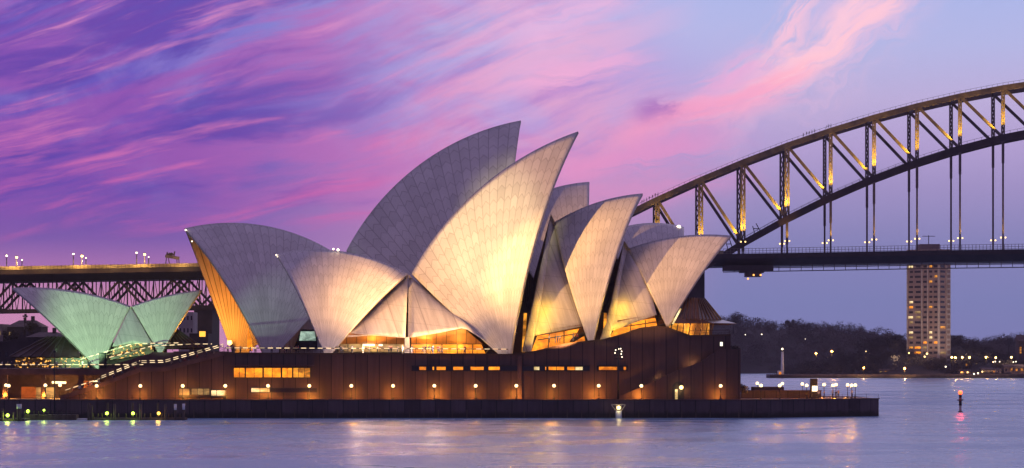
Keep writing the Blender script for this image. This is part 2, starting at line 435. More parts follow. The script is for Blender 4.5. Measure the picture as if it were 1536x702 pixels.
def tag(o, label=None, cat=None, group=None, kind=None):
    if label: o['label'] = label
    if cat: o['category'] = cat
    if group: o['group'] = group
    if kind: o['kind'] = kind
    return o
def thing(name, loc, label, cat, group=None):
    o = bpy.data.objects.new(name, None); o.empty_display_size = .5
    o.location = loc; COL.objects.link(o)
    return tag(o, label, cat, group)
def copy_tree(o, parent=None):
    c = o.copy(); COL.objects.link(c); c.parent = parent
    for ch in list(o.children): copy_tree(ch, c)
    return c
def light(name, kind, loc, energy, color, parent=None, radius=.15, target=None, cone=60, blend=.5):
    d = bpy.data.lights.new(name, kind); d.energy = energy; d.color = color
    d.shadow_soft_size = radius
    if kind == 'SPOT': d.spot_size = R(cone); d.spot_blend = blend
    o = bpy.data.objects.new(name, d); COL.objects.link(o)
    off = chain_loc(parent) if parent else Vector((0, 0, 0))
    o.location = Vector(loc) - off
    if target is not None:
        o.rotation_euler = (Vector(target) - Vector(loc)).to_track_quat('-Z', 'Y').to_euler()
    if parent: o.parent = parent
    return o
ORD = ['first', 'second', 'third', 'fourth', 'fifth', 'sixth', 'seventh', 'eighth', 'ninth', 'tenth', 'eleventh', 'twelfth', 'thirteenth', 'fourteenth',
       'fifteenth', 'sixteenth', 'seventeenth', 'eighteenth', 'nineteenth', 'twentieth']
def nth(i): return ORD[i] if i < 20 else ('twenty-' + ORD[i - 20] if i < 29 else ('thirtieth' if i == 29 else 'thirty-' + ORD[i - 30]))

# ================================================================== SETTING: water, far hills
mb = MB(); mb.face([(-9000, -400, 0), (9000, -400, 0), (9000, 16000, 0), (-9000, 16000, 0)])
tag(mb.build('water', 'harbour_water'), kind='structure')

# ================================================================== PROMENADE AND SEAWALL
ZP = P.Z(600, 0)                                     # promenade level, about 3.6 m
tip = P.at(1316, 600, 20)[0]
plan = [(P.S(-90, 0), 0), (P.S(1152, 0), 0), (tip, 18), (tip + 1, 60), (tip - 30, 128), (P.S(-90, 0), 128)]
mb = MB()
lo = [P.w((a, b, -3)) for a, b in plan]; hi = [P.w((a, b, ZP)) for a, b in plan]
for i in range(len(plan)):
    j = (i + 1) % len(plan); L = math.dist(plan[i], plan[j]); u0 = plan[i][0]
    mb.face([lo[i], lo[j], hi[j], hi[i]], 0, [(u0, -3), (u0 + L, -3), (u0 + L, ZP), (u0, ZP)])
mb.face(hi, 0)
sw = thing('seawall', P.w((0, 0, 0)), 'dark stone seawall rising straight from the harbour below the lamp-lit promenade', 'seawall')
mb.build('wall', 'seawall_stone', sw)
mb = MB()
for (a, b) in ((0, 1), (1, 2)):
    pa, pb = plan[a], plan[b]
    mb.bar(P.w((pa[0], pa[1] + .2, ZP + .05)), P.w((pb[0], pb[1] + .2, ZP + .05)), .7, .18)
mb.build('coping', 'granite_plain', sw)
mb = MB()
for k in range(0, 40):                               # timber fenders and weed line
    s_ = P.S(290, 0) + k * 2.9
    if s_ < P.S(1150, 0): mb.fbox(P, s_, s_ + .22, -.12, .0, -.5, 1.7)
tag(mb.build('fender', 'timber', sw), kind='stuff')
mb = MB(); mb.face([P.w((a, b, ZP + .006)) for a, b in plan])
tag(mb.build('promenade', 'paving'), kind='structure')

# ================================================================== SHELL ROOFS
def fit_circle(pts):
    A_ = np.array([[2 * x, 2 * y, 1] for x, y in pts]); b_ = np.array([x * x + y * y for x, y in pts])
    s_ = np.linalg.lstsq(A_, b_, rcond=None)[0]
    return s_[0], s_[1], math.sqrt(s_[2] + s_[0] ** 2 + s_[1] ** 2)

class Shell:
    """half a pointed roof: a spherical triangle through a ridge arc (in the hall's axis plane) and a pedestal point"""
    def __init__(s, fr, ridge, ped):
        s.fr = fr
        rp = [fr.at(px, py, 0) for px, py in ridge]
        cx, cz, r = fit_circle([(p[0], p[2]) for p in rp])
        a0 = math.atan2(rp[0][2] - cz, rp[0][0] - cx); a1 = math.atan2(rp[-1][2] - cz, rp[-1][0] - cx)
        if a1 - a0 > math.pi: a1 -= 2 * math.pi
        if a0 - a1 > math.pi: a1 += 2 * math.pi
        s.ring = lambda u: (cx + r * math.cos(a0 + (a1 - a0) * u), 0.0, cz + r * math.sin(a0 + (a1 - a0) * u))
        s.P = fr.at(*ped)
        tp = s.P[1]; D2 = (s.P[0] - cx) ** 2 + (s.P[2] - cz) ** 2
        tc = (tp * tp + D2 - r * r) / (2 * tp)
        s.C = Vector((cx, tc, cz)); s.Rs = math.sqrt(r * r + tc * tc); s.r = r
        s.len = abs(a1 - a0) * r
    def pt(s, u, v, off=0.0):
        a = Vector(s.P) - s.C; b = Vector(s.ring(u)) - s.C
        w = a.angle(b)
        q = (a * math.sin((1 - v) * w) + b * math.sin(v * w)) / math.sin(w)
        return s.C + q * (1 + off / s.Rs), w * s.Rs * v
    def mesh(s, side, name, parent, ribs, v0=.02, thick=.9, mat='shell_tile', nv=26, rear=True):
        nu = ribs * 2
        G, UV, H = [], [], []
        for i in range(nu + 1):
            u = i / nu; g, uv, h = [], [], []
            for j in range(nv + 1):
                v = v0 + (1 - v0) * j / nv
                p, L = s.pt(u, v); q_, _ = s.pt(u, v, -thick * (.35 + .65 * (1 - v * .5)))
                if side < 0: pp = (p.x, p.y, p.z); qq = (q_.x, min(q_.y, -.03), q_.z)
                else: pp = (p.x, -p.y, p.z); qq = (q_.x, -min(q_.y, -.03), q_.z)
                g.append(s.fr.w(pp)); h.append(s.fr.w(qq)); uv.append((i / 2, L))
            G.append(g); H.append(h); UV.append(uv)
        m_ = MB(); m_.grid(G, 0, UV); m_.grid(H, 3, UV)
        m_.grid([G[0], H[0]], 1, smooth=False); m_.grid([G[-1], H[-1]], 2, smooth=False)
        m_.grid([[r_[0] for r_ in G], [r_[0] for r_ in H]], 1, smooth=False); m_.grid([[r_[-1] for r_ in G], [r_[-1] for r_ in H]], 1, smooth=False)
        return m_.build(name, [mat, 'rib_concrete', 'side_tile', 'rib_vault'], parent)

def patch(fr, top, bot, name, parent, bulge=.45, thick=.5, mat='side_tile', nu=14, nv=10, mirror=True):
    """side shell between two edges, each a list of (px, py, t); bows outward; a mirrored copy closes the far side"""
    def samp(pl, k):
        L = [fr.at(*p) for p in pl]; d = [0]
        for a, b in zip(L, L[1:]): d.append(d[-1] + math.dist(a, b))
        x = k * d[-1]
        for i in range(len(L) - 1):
            if x <= d[i + 1] + 1e-9:
                f = (x - d[i]) / max(1e-9, d[i + 1] - d[i])
                return Vector(L[i]) * (1 - f) + Vector(L[i + 1]) * f
        return Vector(L[-1])
    out = []
    for side in ((-1, 1) if mirror else (-1,)):
        G, H, UV = [], [], []
        for i in range(nu + 1):
            a = samp(top, i / nu); b = samp(bot, i / nu); g, h, uv = [], [], []
            for j in range(nv + 1):
                v = j / nv; p = a * (1 - v) + b * v
                k = bulge * math.sin(math.pi * i / nu) ** .7 * math.sin(math.pi * v) ** .7
                p = Vector((p.x, p.y - k, p.z + .4 * k)); q_ = Vector((p.x, p.y + thick, p.z))
                if side > 0: p.y = -p.y; q_.y = -q_.y
                g.append(fr.w(p)); h.append(fr.w(q_)); uv.append((p.x * .8 + p.z * .25, p.z + p.x * .12))
            G.append(g); H.append(h); UV.append(uv)
        m_ = MB(); m_.grid(G, 0, UV); m_.grid(H, 1, UV)
        m_.grid([G[0], H[0]], 1, smooth=False); m_.grid([G[-1], H[-1]], 1, smooth=False)
        m_.grid([[r_[0] for r_ in G], [r_[0] for r_ in H]], 1, smooth=False); m_.grid([[r_[-1] for r_ in G], [r_[-1] for r_ in H]], 1, smooth=False)
        out.append(m_.build(name, [mat, 'rib_concrete'], parent))
    return out

def mouth_glass(sh, parent, inset, z0, sdir, mat='topaz_glass', mull='dark_metal', n=26, lean=7.0):
    """glass wall hung in the open end of a shell pair: vertical mullions at equal spacing across the hall"""
    fr = sh.fr
    rim = []
    for k in range(60):
        p, _ = sh.pt(1.0 - inset / sh.len, .02 + .965 * k / 59, -1.3); rim.append((min(p.y, -.05), p.x, p.z))
    rim.sort()
    nm = n; n = n * 4
    ts = np.linspace(rim[0][0] * .96, -rim[0][0] * .96, n + 1)
    ry = np.array([r_[0] for r_ in rim]); rx = np.array([r_[1] for r_ in rim]); rz = np.array([r_[2] for r_ in rim])
    sb = sh.P[0] - sdir * (inset + 3)
    tops, bots = [], []
    for t in ts:
        a = -abs(t); s_ = np.interp(a, ry, rx); z_ = np.interp(a, ry, rz)
        tops.append(Vector((s_, t, max(z_, z0 + .5)))); bots.append(Vector((s_ + (sb - s_) * .85, t * .8, z0)))
    nv = 10; G, UV = [], []
    for i in range(n + 1):
        col, uv = [], []
        for j in range(nv + 1):
            v = j / nv; p = bots[i] * (1 - v) + tops[i] * v
            p.x -= sdir * lean * .12 * math.sin(math.pi * v)
            col.append(fr.w(p)); uv.append((i * 1.6, p.z))
        G.append(col); UV.append(uv)
    m_ = MB(); m_.grid(G, 0, UV, smooth=False)
    for i in range(0, n + 1, 4):
        for j in range(nv):
            a = Vector(G[i][j]); b = Vector(G[i][j + 1]); o = Vector((fr.d[0], fr.d[1], 0)) * (sdir * .1)
            m_.bar(a + o, b + o, .5, .8, 1, up=(fr.d[0] * sdir, fr.d[1] * sdir, 0))
    return m_.build('glass_wall', [mat, mull], parent)

ZT = P.Z(530, 8)                                      # podium terrace, about 13 m
# ---- far hall (the larger one behind)
far = thing('concert_hall', FH.w((0, 0, ZT)), 'larger hall behind, its tall unlit blue-grey shell roofs rising past the lit ones', 'concert hall')
shells_far = {
    'a': Shell(FH, [(535, 402), (490, 374), (459, 358), (416.7, 342), (379, 335), (338.4, 334), (300.8, 337), (277, 343.5)], (402, 545, -22)),
    'b': Shell(FH, [(520, 376.5), (545.6, 331), (579.8, 291), (614, 259.7), (659.5, 225.5), (699.4, 206.7), (739.3, 191.3), (781, 180)], (742, 545, -24)),
    'c': Shell(FH, [(742, 330), (790, 299), (835, 280), (884, 273)], (872, 530, -22)),
    'd': Shell(FH, [(905, 352), (946.4, 337), (974.8, 334.5), (1000, 336), (1026, 340)], (985, 520, -19)),
}
for k, nr in (('a', 22), ('b', 20), ('c', 16), ('d', 14)):
    for side in (-1, 1): shells_far[k].mesh(side, 'roof_shell', far, nr)
    print(k, 'ridge r', round(shells_far[k].r, 1), 'sphere', round(shells_far[k].Rs, 1))
# ---- near hall
near = thing('theatre_hall', N.w((0, 0, ZT)), 'nearer hall with four floodlit cream shell roofs standing on the podium', 'theatre')
shells_near = {
    'A': Shell(N, [(612.4, 411.6), (589, 397.5), (542, 383), (490, 375.4), (448, 375), (413.7, 381)], (490, 540, -21)),
    'B': Shell(N, [(616.8, 410.7), (642, 371), (671, 331), (716.5, 285), (768, 245.5), (819, 217), (867, 197)], (764, 545, -21)),
    'C': Shell(N, [(830.5, 334), (885, 307), (917, 297.6), (964, 290)], (887, 526, -19)),
    'D': Shell(N, [(941.3, 374), (959.8, 366.4), (989.7, 358.9), (1031.6, 353.5), (1067.5, 352), (1096.8, 353)], (1001, 492, -16)),
}
for k, nr in (('A', 21), ('B', 20), ('C', 12), ('D', 15)):
    for side in (-1, 1): shells_near[k].mesh(side, 'roof_shell', near, nr)
    print(k, 'ridge r', round(shells_near[k].r, 1), 'sphere', round(shells_near[k].Rs, 1))
# side shells of the near hall
patch(N, [(518, 504, -17.5), (560, 462, -9), (612, 413, .8)], [(519, 506, -17.6), (560, 503, -17.8), (608, 507, -18)], 'side_shell', near)
patch(N, [(613, 413, .8), (660, 452, -7), (700, 484, -13), (742, 520, -17.5)], [(612, 507, -18), (655, 500, -18), (697, 491.5, -17.8), (744, 523, -17.6)], 'side_shell', near)
patch(N, [(831, 333, .6), (822, 380, -5), (811, 440, -11), (796, 505, -16.5)], [(832, 333, .6), (850, 385, -5), (864, 440, -11), (876, 489, -16)], 'side_shell', near, bulge=.8)
patch(N, [(826, 322, .5), (815, 380, -6), (800, 450, -12), (783, 528, -17.5)], [(831, 332, .6), (823, 385, -5.4), (812, 450, -12.6), (797, 527, -18.5)], 'louvre_shell', near, bulge=.3)
patch(N, [(942, 372, .6), (932, 410, -5), (922, 450, -10), (908, 500, -14.5)], [(943, 372, .6), (962, 402, -5), (977, 440, -10), (985, 472, -14)], 'side_shell', near, bulge=.7)
patch(N, [(936, 362, .5), (926, 410, -6), (915, 460, -11), (898, 516, -15.5)], [(942, 372, .6), (933, 410, -5.4), (926, 460, -11.4), (914, 512, -16.5)], 'louvre_shell', near, bulge=.3)
for k, z0, n_ in (('A', ZT, 18), ('B', ZT, 26), ('C', ZT + 2, 20), ('D', ZT + 4, 18)):
    mouth_glass(shells_near[k], near, 2.5, z0, -1 if k == 'A' else 1, 'bronze_glass', n=n_)
# side shell and openings of the far hall, seen past the first near shell
m_ = MB()
m_.solid([FH.at(x_, y_, -13)[::2] for x_, y_ in ((414, 530), (452, 466), (500, 430), (560, 430), (560, 530))][::-1], FH, -13, -12); m_.build('side_wall', 'side_tile', far)
for k, z0, n_ in (('b', ZT, 24), ('c', ZT, 20), ('d', ZT, 18)):
    mouth_glass(shells_far[k], far, 1.4, z0, 1, 'bronze_glass', n=n_)
m_ = MB()
m_.solid([FH.at(440, 524, -14)[::2], FH.at(476, 524, -14)[::2], FH.at(476, 494, -14)[::2], FH.at(452, 494, -14)[::2]], FH, -14, -13.8)
m_.build('window', 'dark_glass', far)
m_ = MB()
m_.solid([FH.at(449, 511, -14.3)[::2], FH.at(474, 511, -14.3)[::2], FH.at(472, 497, -14.3)[::2], FH.at(451, 497, -14.3)[::2]], FH, -14.3, -14.2)
tag(m_.build('window', 'glow_mint', far), 'mint-lit window in the gap beside the left-facing shell')
m_ = MB()
m_.solid([FH.at(370, 526, -18)[::2], FH.at(379, 526, -18)[::2], FH.at(377, 508, -18)[::2], FH.at(372, 492, -18)[::2]], FH, -18, -17.8)
tag(m_.build('window', 'glow_yellow', far), 'green-yellow lit window at the foot of the left-facing shell')

# lit openings below the near hall's side shells
def opening(outline, t, mat, soff=None, mull=()):
    m_ = MB(); m_.solid([N.at(a, b, t)[::2] for a, b in outline], N, t, t + .2)
    for a, b, c, d in mull: m_.bar(N.W(a, b, t - .12), N.W(c, d, t - .12), .22, .22, 1)
    w_ = m_.build('window', [mat, 'bronze'], near)
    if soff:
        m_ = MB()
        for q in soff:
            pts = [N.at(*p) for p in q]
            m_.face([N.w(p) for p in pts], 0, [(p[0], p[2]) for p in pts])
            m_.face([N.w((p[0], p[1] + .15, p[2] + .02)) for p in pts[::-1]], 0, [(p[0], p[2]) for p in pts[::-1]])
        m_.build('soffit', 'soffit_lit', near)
TO = -15.0
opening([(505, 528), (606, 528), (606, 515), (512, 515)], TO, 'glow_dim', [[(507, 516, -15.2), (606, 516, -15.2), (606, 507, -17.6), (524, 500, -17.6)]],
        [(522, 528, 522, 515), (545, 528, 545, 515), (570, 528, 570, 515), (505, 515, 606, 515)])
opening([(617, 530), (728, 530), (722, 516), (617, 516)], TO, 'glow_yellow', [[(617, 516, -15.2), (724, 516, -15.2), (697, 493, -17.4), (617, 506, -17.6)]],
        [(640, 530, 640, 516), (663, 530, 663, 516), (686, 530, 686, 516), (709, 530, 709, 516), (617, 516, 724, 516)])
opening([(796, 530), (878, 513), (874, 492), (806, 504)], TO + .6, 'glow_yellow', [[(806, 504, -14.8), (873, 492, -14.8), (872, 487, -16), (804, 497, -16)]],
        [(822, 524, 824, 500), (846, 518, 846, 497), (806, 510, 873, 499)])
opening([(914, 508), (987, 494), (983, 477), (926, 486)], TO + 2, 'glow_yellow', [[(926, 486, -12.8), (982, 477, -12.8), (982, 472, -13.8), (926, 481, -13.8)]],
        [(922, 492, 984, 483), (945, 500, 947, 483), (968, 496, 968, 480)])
m_ = MB(); m_.solid([N.at(544, 519, TO - .4)[::2], N.at(562, 519, TO - .4)[::2], N.at(562, 516, TO - .4)[::2], N.at(544, 516, TO - .4)[::2]], N, TO - .4, TO - .3)
tag(m_.build('bar_light', 'glow_white', near), 'bright white bar counter light under the left side shell')
m_ = MB(); m_.solid([N.at(568, 519, TO - .4)[::2], N.at(574, 519, TO - .4)[::2], N.at(574, 516.5, TO - .4)[::2], N.at(568, 516.5, TO - .4)[::2]], N, TO - .4, TO - .3)
m_.build('bar_light', 'glow_white', near)
m_ = MB(); m_.solid([N.at(606.5, 530, -18)[::2], N.at(615, 530, -18)[::2], N.at(614, 506, -18)[::2], N.at(607.5, 506, -18)[::2]], N, -18.6, -15)
m_.build('pilaster', 'side_tile', near)
m_ = MB()
for px0, py0, px1, py1 in ((783, 528, 788, 470), (905, 500, 908, 470)):   # thin glowing slots beside the rims
    m_ = MB(); m_.bar(N.W(px0 + 2, py0, -14), N.W(px1, py1, -12), .6, .4); m_.build('slot_window', 'glow_amber', near)
# north foyer below the last shell
zb, zm, zt = N.Z(505, -14), N.Z(484, -15), N.Z(447, -8)
s0, s1, s2 = N.S(1012, -15), N.S(1068, -14), N.S(1106, -8)
low = [(s0, -16), (s1, -14), (s2, -6), (s2, 6), (s1, 14), (s0, 16)]
upr = [(N.S(1022, -8), -9), (N.S(1046, -8), -8), (N.S(1060, -8), -4), (N.S(1060, -8), 4), (N.S(1046, -8), 8), (N.S(1022, -8), 9)]
mid_ = [(s0, -15), (N.S(1050, -14), -13), (N.S(1084, -8), -6), (N.S(1084, -8), 6), (N.S(1050, -14), 13), (s0, 15)]
m_ = MB()
for i in range(5):
    for k in range(5):
        def lp(L, f): return (L[i][0] * (1 - f) + L[i + 1][0] * f, L[i][1] * (1 - f) + L[i + 1][1] * f)
        f0, f1 = k / 5, (k + 1) / 5
        m_.face([N.w((*lp(mid_, f0), zm + .8)), N.w((*lp(mid_, f1), zm + .8)), N.w((*lp(upr, f1), zt)), N.w((*lp(upr, f0), zt))])
        m_.face([N.w((*lp(low, f0), zm)), N.w((*lp(low, f1), zm)), N.w((*lp(mid_, f1), zm + .82)), N.w((*lp(mid_, f0), zm + .82))])
        m_.face([N.w((*lp(low, f0), zm - .15)), N.w((*lp(low, f1), zm - .15)), N.w((*lp(low, f1), zm)), N.w((*lp(low, f0), zm))])
for i in range(5):
    for k in range(6):
        f0 = k / 6
        a = N.w((mid_[i][0] * (1 - f0) + mid_[i + 1][0] * f0, mid_[i][1] * (1 - f0) + mid_[i + 1][1] * f0, zm + .9))
        b = N.w((upr[i][0] * (1 - f0) + upr[i + 1][0] * f0, upr[i][1] * (1 - f0) + upr[i + 1][1] * f0, zt + .08))
        m_.bar(a, b, .18, .25, 1)
m_.build('foyer_roof', ['bronze_glass', 'steel_paint'], near)
m_ = MB()
ins = [(a - 2.5, b * .85) for a, b in mid_]
for i in range(5):
    L = math.dist(ins[i], ins[i + 1])
    m_.face([N.w((*ins[i], zb - 1)), N.w((*ins[i + 1], zb - 1)), N.w((*ins[i + 1], zm)), N.w((*ins[i], zm))], 0, [(i * 9, 0), (i * 9 + L, 0), (i * 9 + L, 3), (i * 9, 3)])
for i in range(5):
    for k in range(4):
        f0 = k / 4; x_, y_ = ins[i][0] * (1 - f0) + ins[i + 1][0] * f0, ins[i][1] * (1 - f0) + ins[i + 1][1] * f0
        m_.bar(N.w((x_ + .1, y_ - .1, zb - 1)), N.w((x_ + .8, y_ * 1.05 - .1, zm)), .2, .2, 1)
m_.build('foyer_window', ['glow_amber', 'bronze'], near)
m_ = MB(); m_.bar(N.W(1009, 486, -16.2), N.W(1021, 463, -15.2), .25, .3)
tag(m_.build('edge_light', 'glow_pale', near), 'bright strip along the foot of the last shell rim')

for fr0, own, xa, xb, ya, wid in ((N, near, 520, 1000, 470, 9), (FH, far, 500, 1000, 490, 11)):  # added dark blocks that keep the hall interiors dark and shut out the sky
    m_ = MB(); zc = fr0.Z(ya, 0)
    m_.fbox(fr0, fr0.S(xa, -wid), fr0.S(xb, -wid), -wid, wid, ZT - 3, zc); m_.build('dark_infill', 'pier_stone', own)
for own, fr0, x_, y_, r_ in ((far, FH, 278.5, 345, .2), (far, FH, 288, 362, .16), (far, FH, 1018, 341, .55), (near, N, 414.5, 382.5, .18), (near, N, 416.5, 385, .16), (near, N, 500, 373.6, .2), (near, N, 507, 374.8, .28)):
    m_ = MB(); m_.ball(fr0.W(x_, y_, -.9), r_, 10, 6); m_.build('tip_lamp', 'globe_white', own)
# ---- restaurant
rest = thing('restaurant_hall', RH.w((0, 0, ZT - 3)), 'small separate restaurant roof of two opposed shells washed in green light', 'restaurant')
m_ = MB(); m_.fbox(RH, RH.S(120, 0), RH.S(250, 0), -4, 4, ZT - 6, RH.Z(514, -4)); m_.build('dark_infill', 'pier_stone', rest)  # added dark block closing the see-through gap under the shells
RS = {'l': Shell(RH, [(196, 459), (171.5, 450.8), (141, 441.7), (101, 434.7), (60.5, 431.6), (18, 431.6)], (148, 556, -12)),
      'r': Shell(RH, [(197, 459), (232, 447.8), (262, 440.7), (302.7, 434.7)], (240, 534, -11))}
for k, nr in (('l', 18), ('r', 12)):
    for side in (-1, 1): RS[k].mesh(side, 'roof_shell', rest, nr, thick=.8)
    mouth_glass(RS[k], rest, 2.0, ZT - 4, -1 if k == 'l' else 1, 'bronze_glass', n=14, lean=4)
patch(RH, [(168, 520, -10.8), (196, 459, .5), (230, 518, -10.6)], [(169, 520, -10.8), (199, 514.5, -10.7), (229, 518, -10.6)], 'side_shell', rest, bulge=.3, nu=12)
m_ = MB(); m_.solid([RH.at(165, 540, -8)[::2], RH.at(232, 530, -8)[::2], RH.at(226, 516, -8)[::2], RH.at(173, 516, -8)[::2]], RH, -8, -7.8)
m_.build('window', 'glow_specks', rest)
for (a, b, c_, d_, tt) in ((14, 535, 72, 505, -13), (306, 522, 262, 492, -10)):       # glazed lean-to roofs left and right
    m_ = MB()
    p0 = RH.at(a, b, tt); p1 = RH.at(c_, d_, -2); p2 = RH.at(120 if a < 100 else 248, b, tt); p3 = RH.at(110 if a < 100 else 250, d_, -2)
    for q in ([p0, p2, p3, p1], [(x_, -t_, z_) for x_, t_, z_ in (p0, p2, p3, p1)]):
        m_.face([RH.w(x_) for x_ in q]); m_.face([RH.w((x_[0], x_[1], x_[2] - .25)) for x_ in q][::-1])
    m_.face([RH.w(p0), RH.w(p1), RH.w((p1[0], -p1[1], p1[2])), RH.w((p0[0], -p0[1], p0[2]))])
    for k in range(8):
        f = k / 7; qa = Vector(p0) * (1 - f) + Vector(p2) * f; qb = Vector(p1) * (1 - f) + Vector(p3) * f
        m_.bar(RH.w(qa + Vector((0, 0, .12))), RH.w(qb + Vector((0, 0, .12))), .15, .2, 1)
    m_.build('foyer_roof', ['bronze', 'steel_paint'], rest)
m_ = MB(); m_.solid([RH.at(22, 552, -11)[::2], RH.at(134, 552, -11)[::2], RH.at(128, 535, -11)[::2], RH.at(24, 535, -11)[::2]], RH, -11, -10.8)
m_.build('window', 'glow_specks', rest)

# ================================================================== PODIUM
pod = thing('podium_building', P.w((0, 8, ZP)), 'broad brown granite podium with slab joints and lit window strips under the shell roofs', 'podium')
TW = 8.0
def pp(px, py, t=TW): return P.at(px, py, t)[::2]
top = [(335, 530), (600, 531), (762, 532), (783, 531), (810, 526), (845, 517), (880, 512.5), (905, 510), (935, 502), (960, 493), (985, 490), (1002, 492), (1020, 499), (1035, 504), (1096, 502.5)]
m_ = MB()
m_.solid([pp(1096, 602)] [::-1] + [pp(*a) for a in top[::-1]] + [pp(335, 602)], P, TW, 112)
m_.build('wall', 'granite', pod)
m_ = MB(); m_.solid([pp(1096.3, 602), pp(1111, 602), pp(1111, 524), pp(1096.3, 524)], P, TW + 1, 70); m_.build('wall', 'granite', pod)
# grand steps: profile against the sky line of the podium's left end
prof = [(90, 599), (150, 580), (210, 556.5), (246, 556), (335, 532)]
def steps(profile, t0, t1, nst, zlow):
    pts = [P.at(a, b, t0)[::2] for a, b in profile]
    poly = []
    for (x0, z0), (x1, z1) in zip(pts, pts[1:]):
        k = max(1, int(abs(z1 - z0) / .16))
        for i in range(k):
            poly += [(x0 + (x1 - x0) * i / k, z0 + (z1 - z0) * (i + 1) / k if z1 > z0 else z0), (x0 + (x1 - x0) * (i + 1) / k, z0 + (z1 - z0) * (i + 1) / k)]
    poly = [p for i, p in enumerate(poly) if i == 0 or math.dist(p, poly[i - 1]) > 1e-4]
    poly += [(pts[-1][0], zlow), (pts[0][0], zlow)]
    m_ = MB(); m_.solid(poly, P, t0, t1); return m_
steps(prof, TW, TW + 14, 0, ZP + .02).build('stair', 'granite', pod)
m_ = MB()
cl = [P.at(a, b - 2, TW - .25) for a, b in prof]
for a, b in zip(cl, cl[1:]): m_.bar(P.w(a), P.w(b), .5, .9)
m_.build('stair_wall', 'granite_plain', pod)
steps([(150, 553), (228, 530), (292, 527), (335, 527)], TW + 22, TW + 60, 0, ZP + .02).build('stair', 'granite_plain', pod)
# terrace slab over the undercroft at the left
zt_ = P.Z(553, TW + 14); m_ = MB(); m_.fbox(P, P.S(-90, TW), P.S(232, TW + 14), TW + 14.01, TW + 22, zt_ - 1.3, zt_); m_.build('terrace', 'granite_plain', pod)
m_ = MB(); m_.fbox(P, P.S(-90, TW), P.S(160, TW + 22), TW + 22.01, TW + 100, zt_ - 1.3, zt_ - .1); m_.build('terrace', 'granite_plain', pod)
m_ = MB(); m_.fbox(P, P.S(-90, TW), P.S(200, TW + 26), TW + 26, TW + 27, ZP + .02, zt_ - 1.32); m_.build('undercroft_wall', 'granite_plain', pod)
for px in (5, 62, 118):
    m_ = MB(); m_.fbox(P, P.S(px, TW + 16), P.S(px, TW + 16) + 1.0, TW + 15, TW + 16, ZP + .02, zt_ - 1.31); m_.build('column', 'granite_plain', pod)
for k, (a, b, y0, y1, mt) in enumerate(((32, 54, 580, 598, 'orange_panel'), (123, 139, 571, 598, 'orange_panel'), (54, 82, 581, 597, 'glow_dim'))):
    m_ = MB(); m_.fbox(P, P.S(a, TW + 20), P.S(b, TW + 20), TW + 20, TW + 20.4, P.Z(y1, TW + 20), P.Z(y0, TW + 20)); m_.build('panel', mt, pod)
# ramp wall with hidden lights at the right end
ramp = [(916, 602), (1111, 602), (1111, 524), (1081, 523), (1054, 541), (1016, 555.5), (974, 575), (917, 600)]
m_ = MB(); m_.solid([P.at(a, b, TW - 2.6)[::2] for a, b in ramp], P, TW - 2.6, TW - 2.1); rw = m_.build('ramp_wall', 'granite', pod)
steps([(917, 601), (974, 578), (1016, 558.5), (1054, 544), (1081, 526)], TW - 2.09, TW - .01, 0, ZP + .02).build('stair', 'granite_plain', pod)
# cornice line along the parapet
m_ = MB(); cl = [P.at(a, b - .2, TW - .1) for a, b in top]
for a, b in zip(cl, cl[1:]): m_.bar(P.w(a), P.w(b), .35, .35)
m_.build('coping', 'bronze', pod)

def wall_window(x0, y0, x1, y1, mat, t=TW, fw_=.12, mull=(), label=None, depth=.16):
    a = P.at(x0, y1, t); b = P.at(x1, y0, t)
    m_ = MB()
    for s0_, s1_, z0_, z1_ in ((a[0], b[0], a[2] - fw_, a[2]), (a[0], b[0], b[2], b[2] + fw_), (a[0] - fw_, a[0], a[2] - fw_, b[2] + fw_), (b[0], b[0] + fw_, a[2] - fw_, b[2] + fw_)):
        m_.fbox(P, s0_, s1_, t - depth, t - .003, z0_, z1_)
    for x_ in mull:
        s_ = P.S(x_, t); m_.fbox(P, s_ - .05, s_ + .05, t - depth + .02, t - .03, a[2], b[2])
    w_ = m_.build('window', 'dark_metal', pod)
    if label: w_['label'] = label
    m_ = MB(); m_.fbox(P, a[0], b[0], t - .05, t - .004, a[2], b[2]); m_.build('pane', mat, w_)
    return w_
for x0, x1 in ((351, 367), (369, 393.5), (396, 421), (423.5, 438)): wall_window(x0, 552, x1, 566, 'glow_yellow', mull=((x0 + x1) / 2,))
wall_window(440, 552, 465, 566, 'glow_amber', mull=(448, 457))
m_ = MB(); a = P.at(345, 549, TW); b = P.at(471, 547.5, TW); m_.fbox(P, a[0], b[0], TW - .9, TW - .01, a[2], b[2]); m_.build('window_canopy', 'granite_plain', pod)
wall_window(269, 583, 284, 593, 'glow_dim'); wall_window(287.5, 583, 314, 592, 'glow_dim', mull=(296, 305)); wall_window(317, 585.5, 339, 593.5, 'glow_pale', mull=(325,))
wall_window(377, 582, 404, 588, 'glow_pale', mull=(390,)); wall_window(405, 582.5, 475, 588, 'dark_glass')
m_ = MB(); a = P.at(268, 596, TW); b = P.at(342, 594.2, TW); m_.fbox(P, a[0], b[0], TW - .6, TW - .01, a[2], b[2]); m_.build('sill', 'dark_metal', pod)
for x0, x1, lits in ((618, 776, ((629, 639), (649, 651), (655, 668.5), (680, 694.5), (706, 725.5), (733, 749.5))),
                     (783, 884, ((801, 809), (818, 819.2), (823, 834), (835, 846), (851, 862), (863, 874))), (896, 941, ((898.5, 925.5), (935.5, 939)))):
    wall_window(x0, 549, x1, 556, 'dark_glass', depth=.3)
    for l0, l1 in lits:
        m_ = MB(); a = P.at(l0, 555, TW - .08); b = P.at(l1, 550.2, TW - .08); m_.fbox(P, a[0], b[0], TW - .09, TW - .055, a[2], b[2])
        m_.build('window', 'glow_pale' if l0 in (801, 863) else 'glow_yellow', pod)
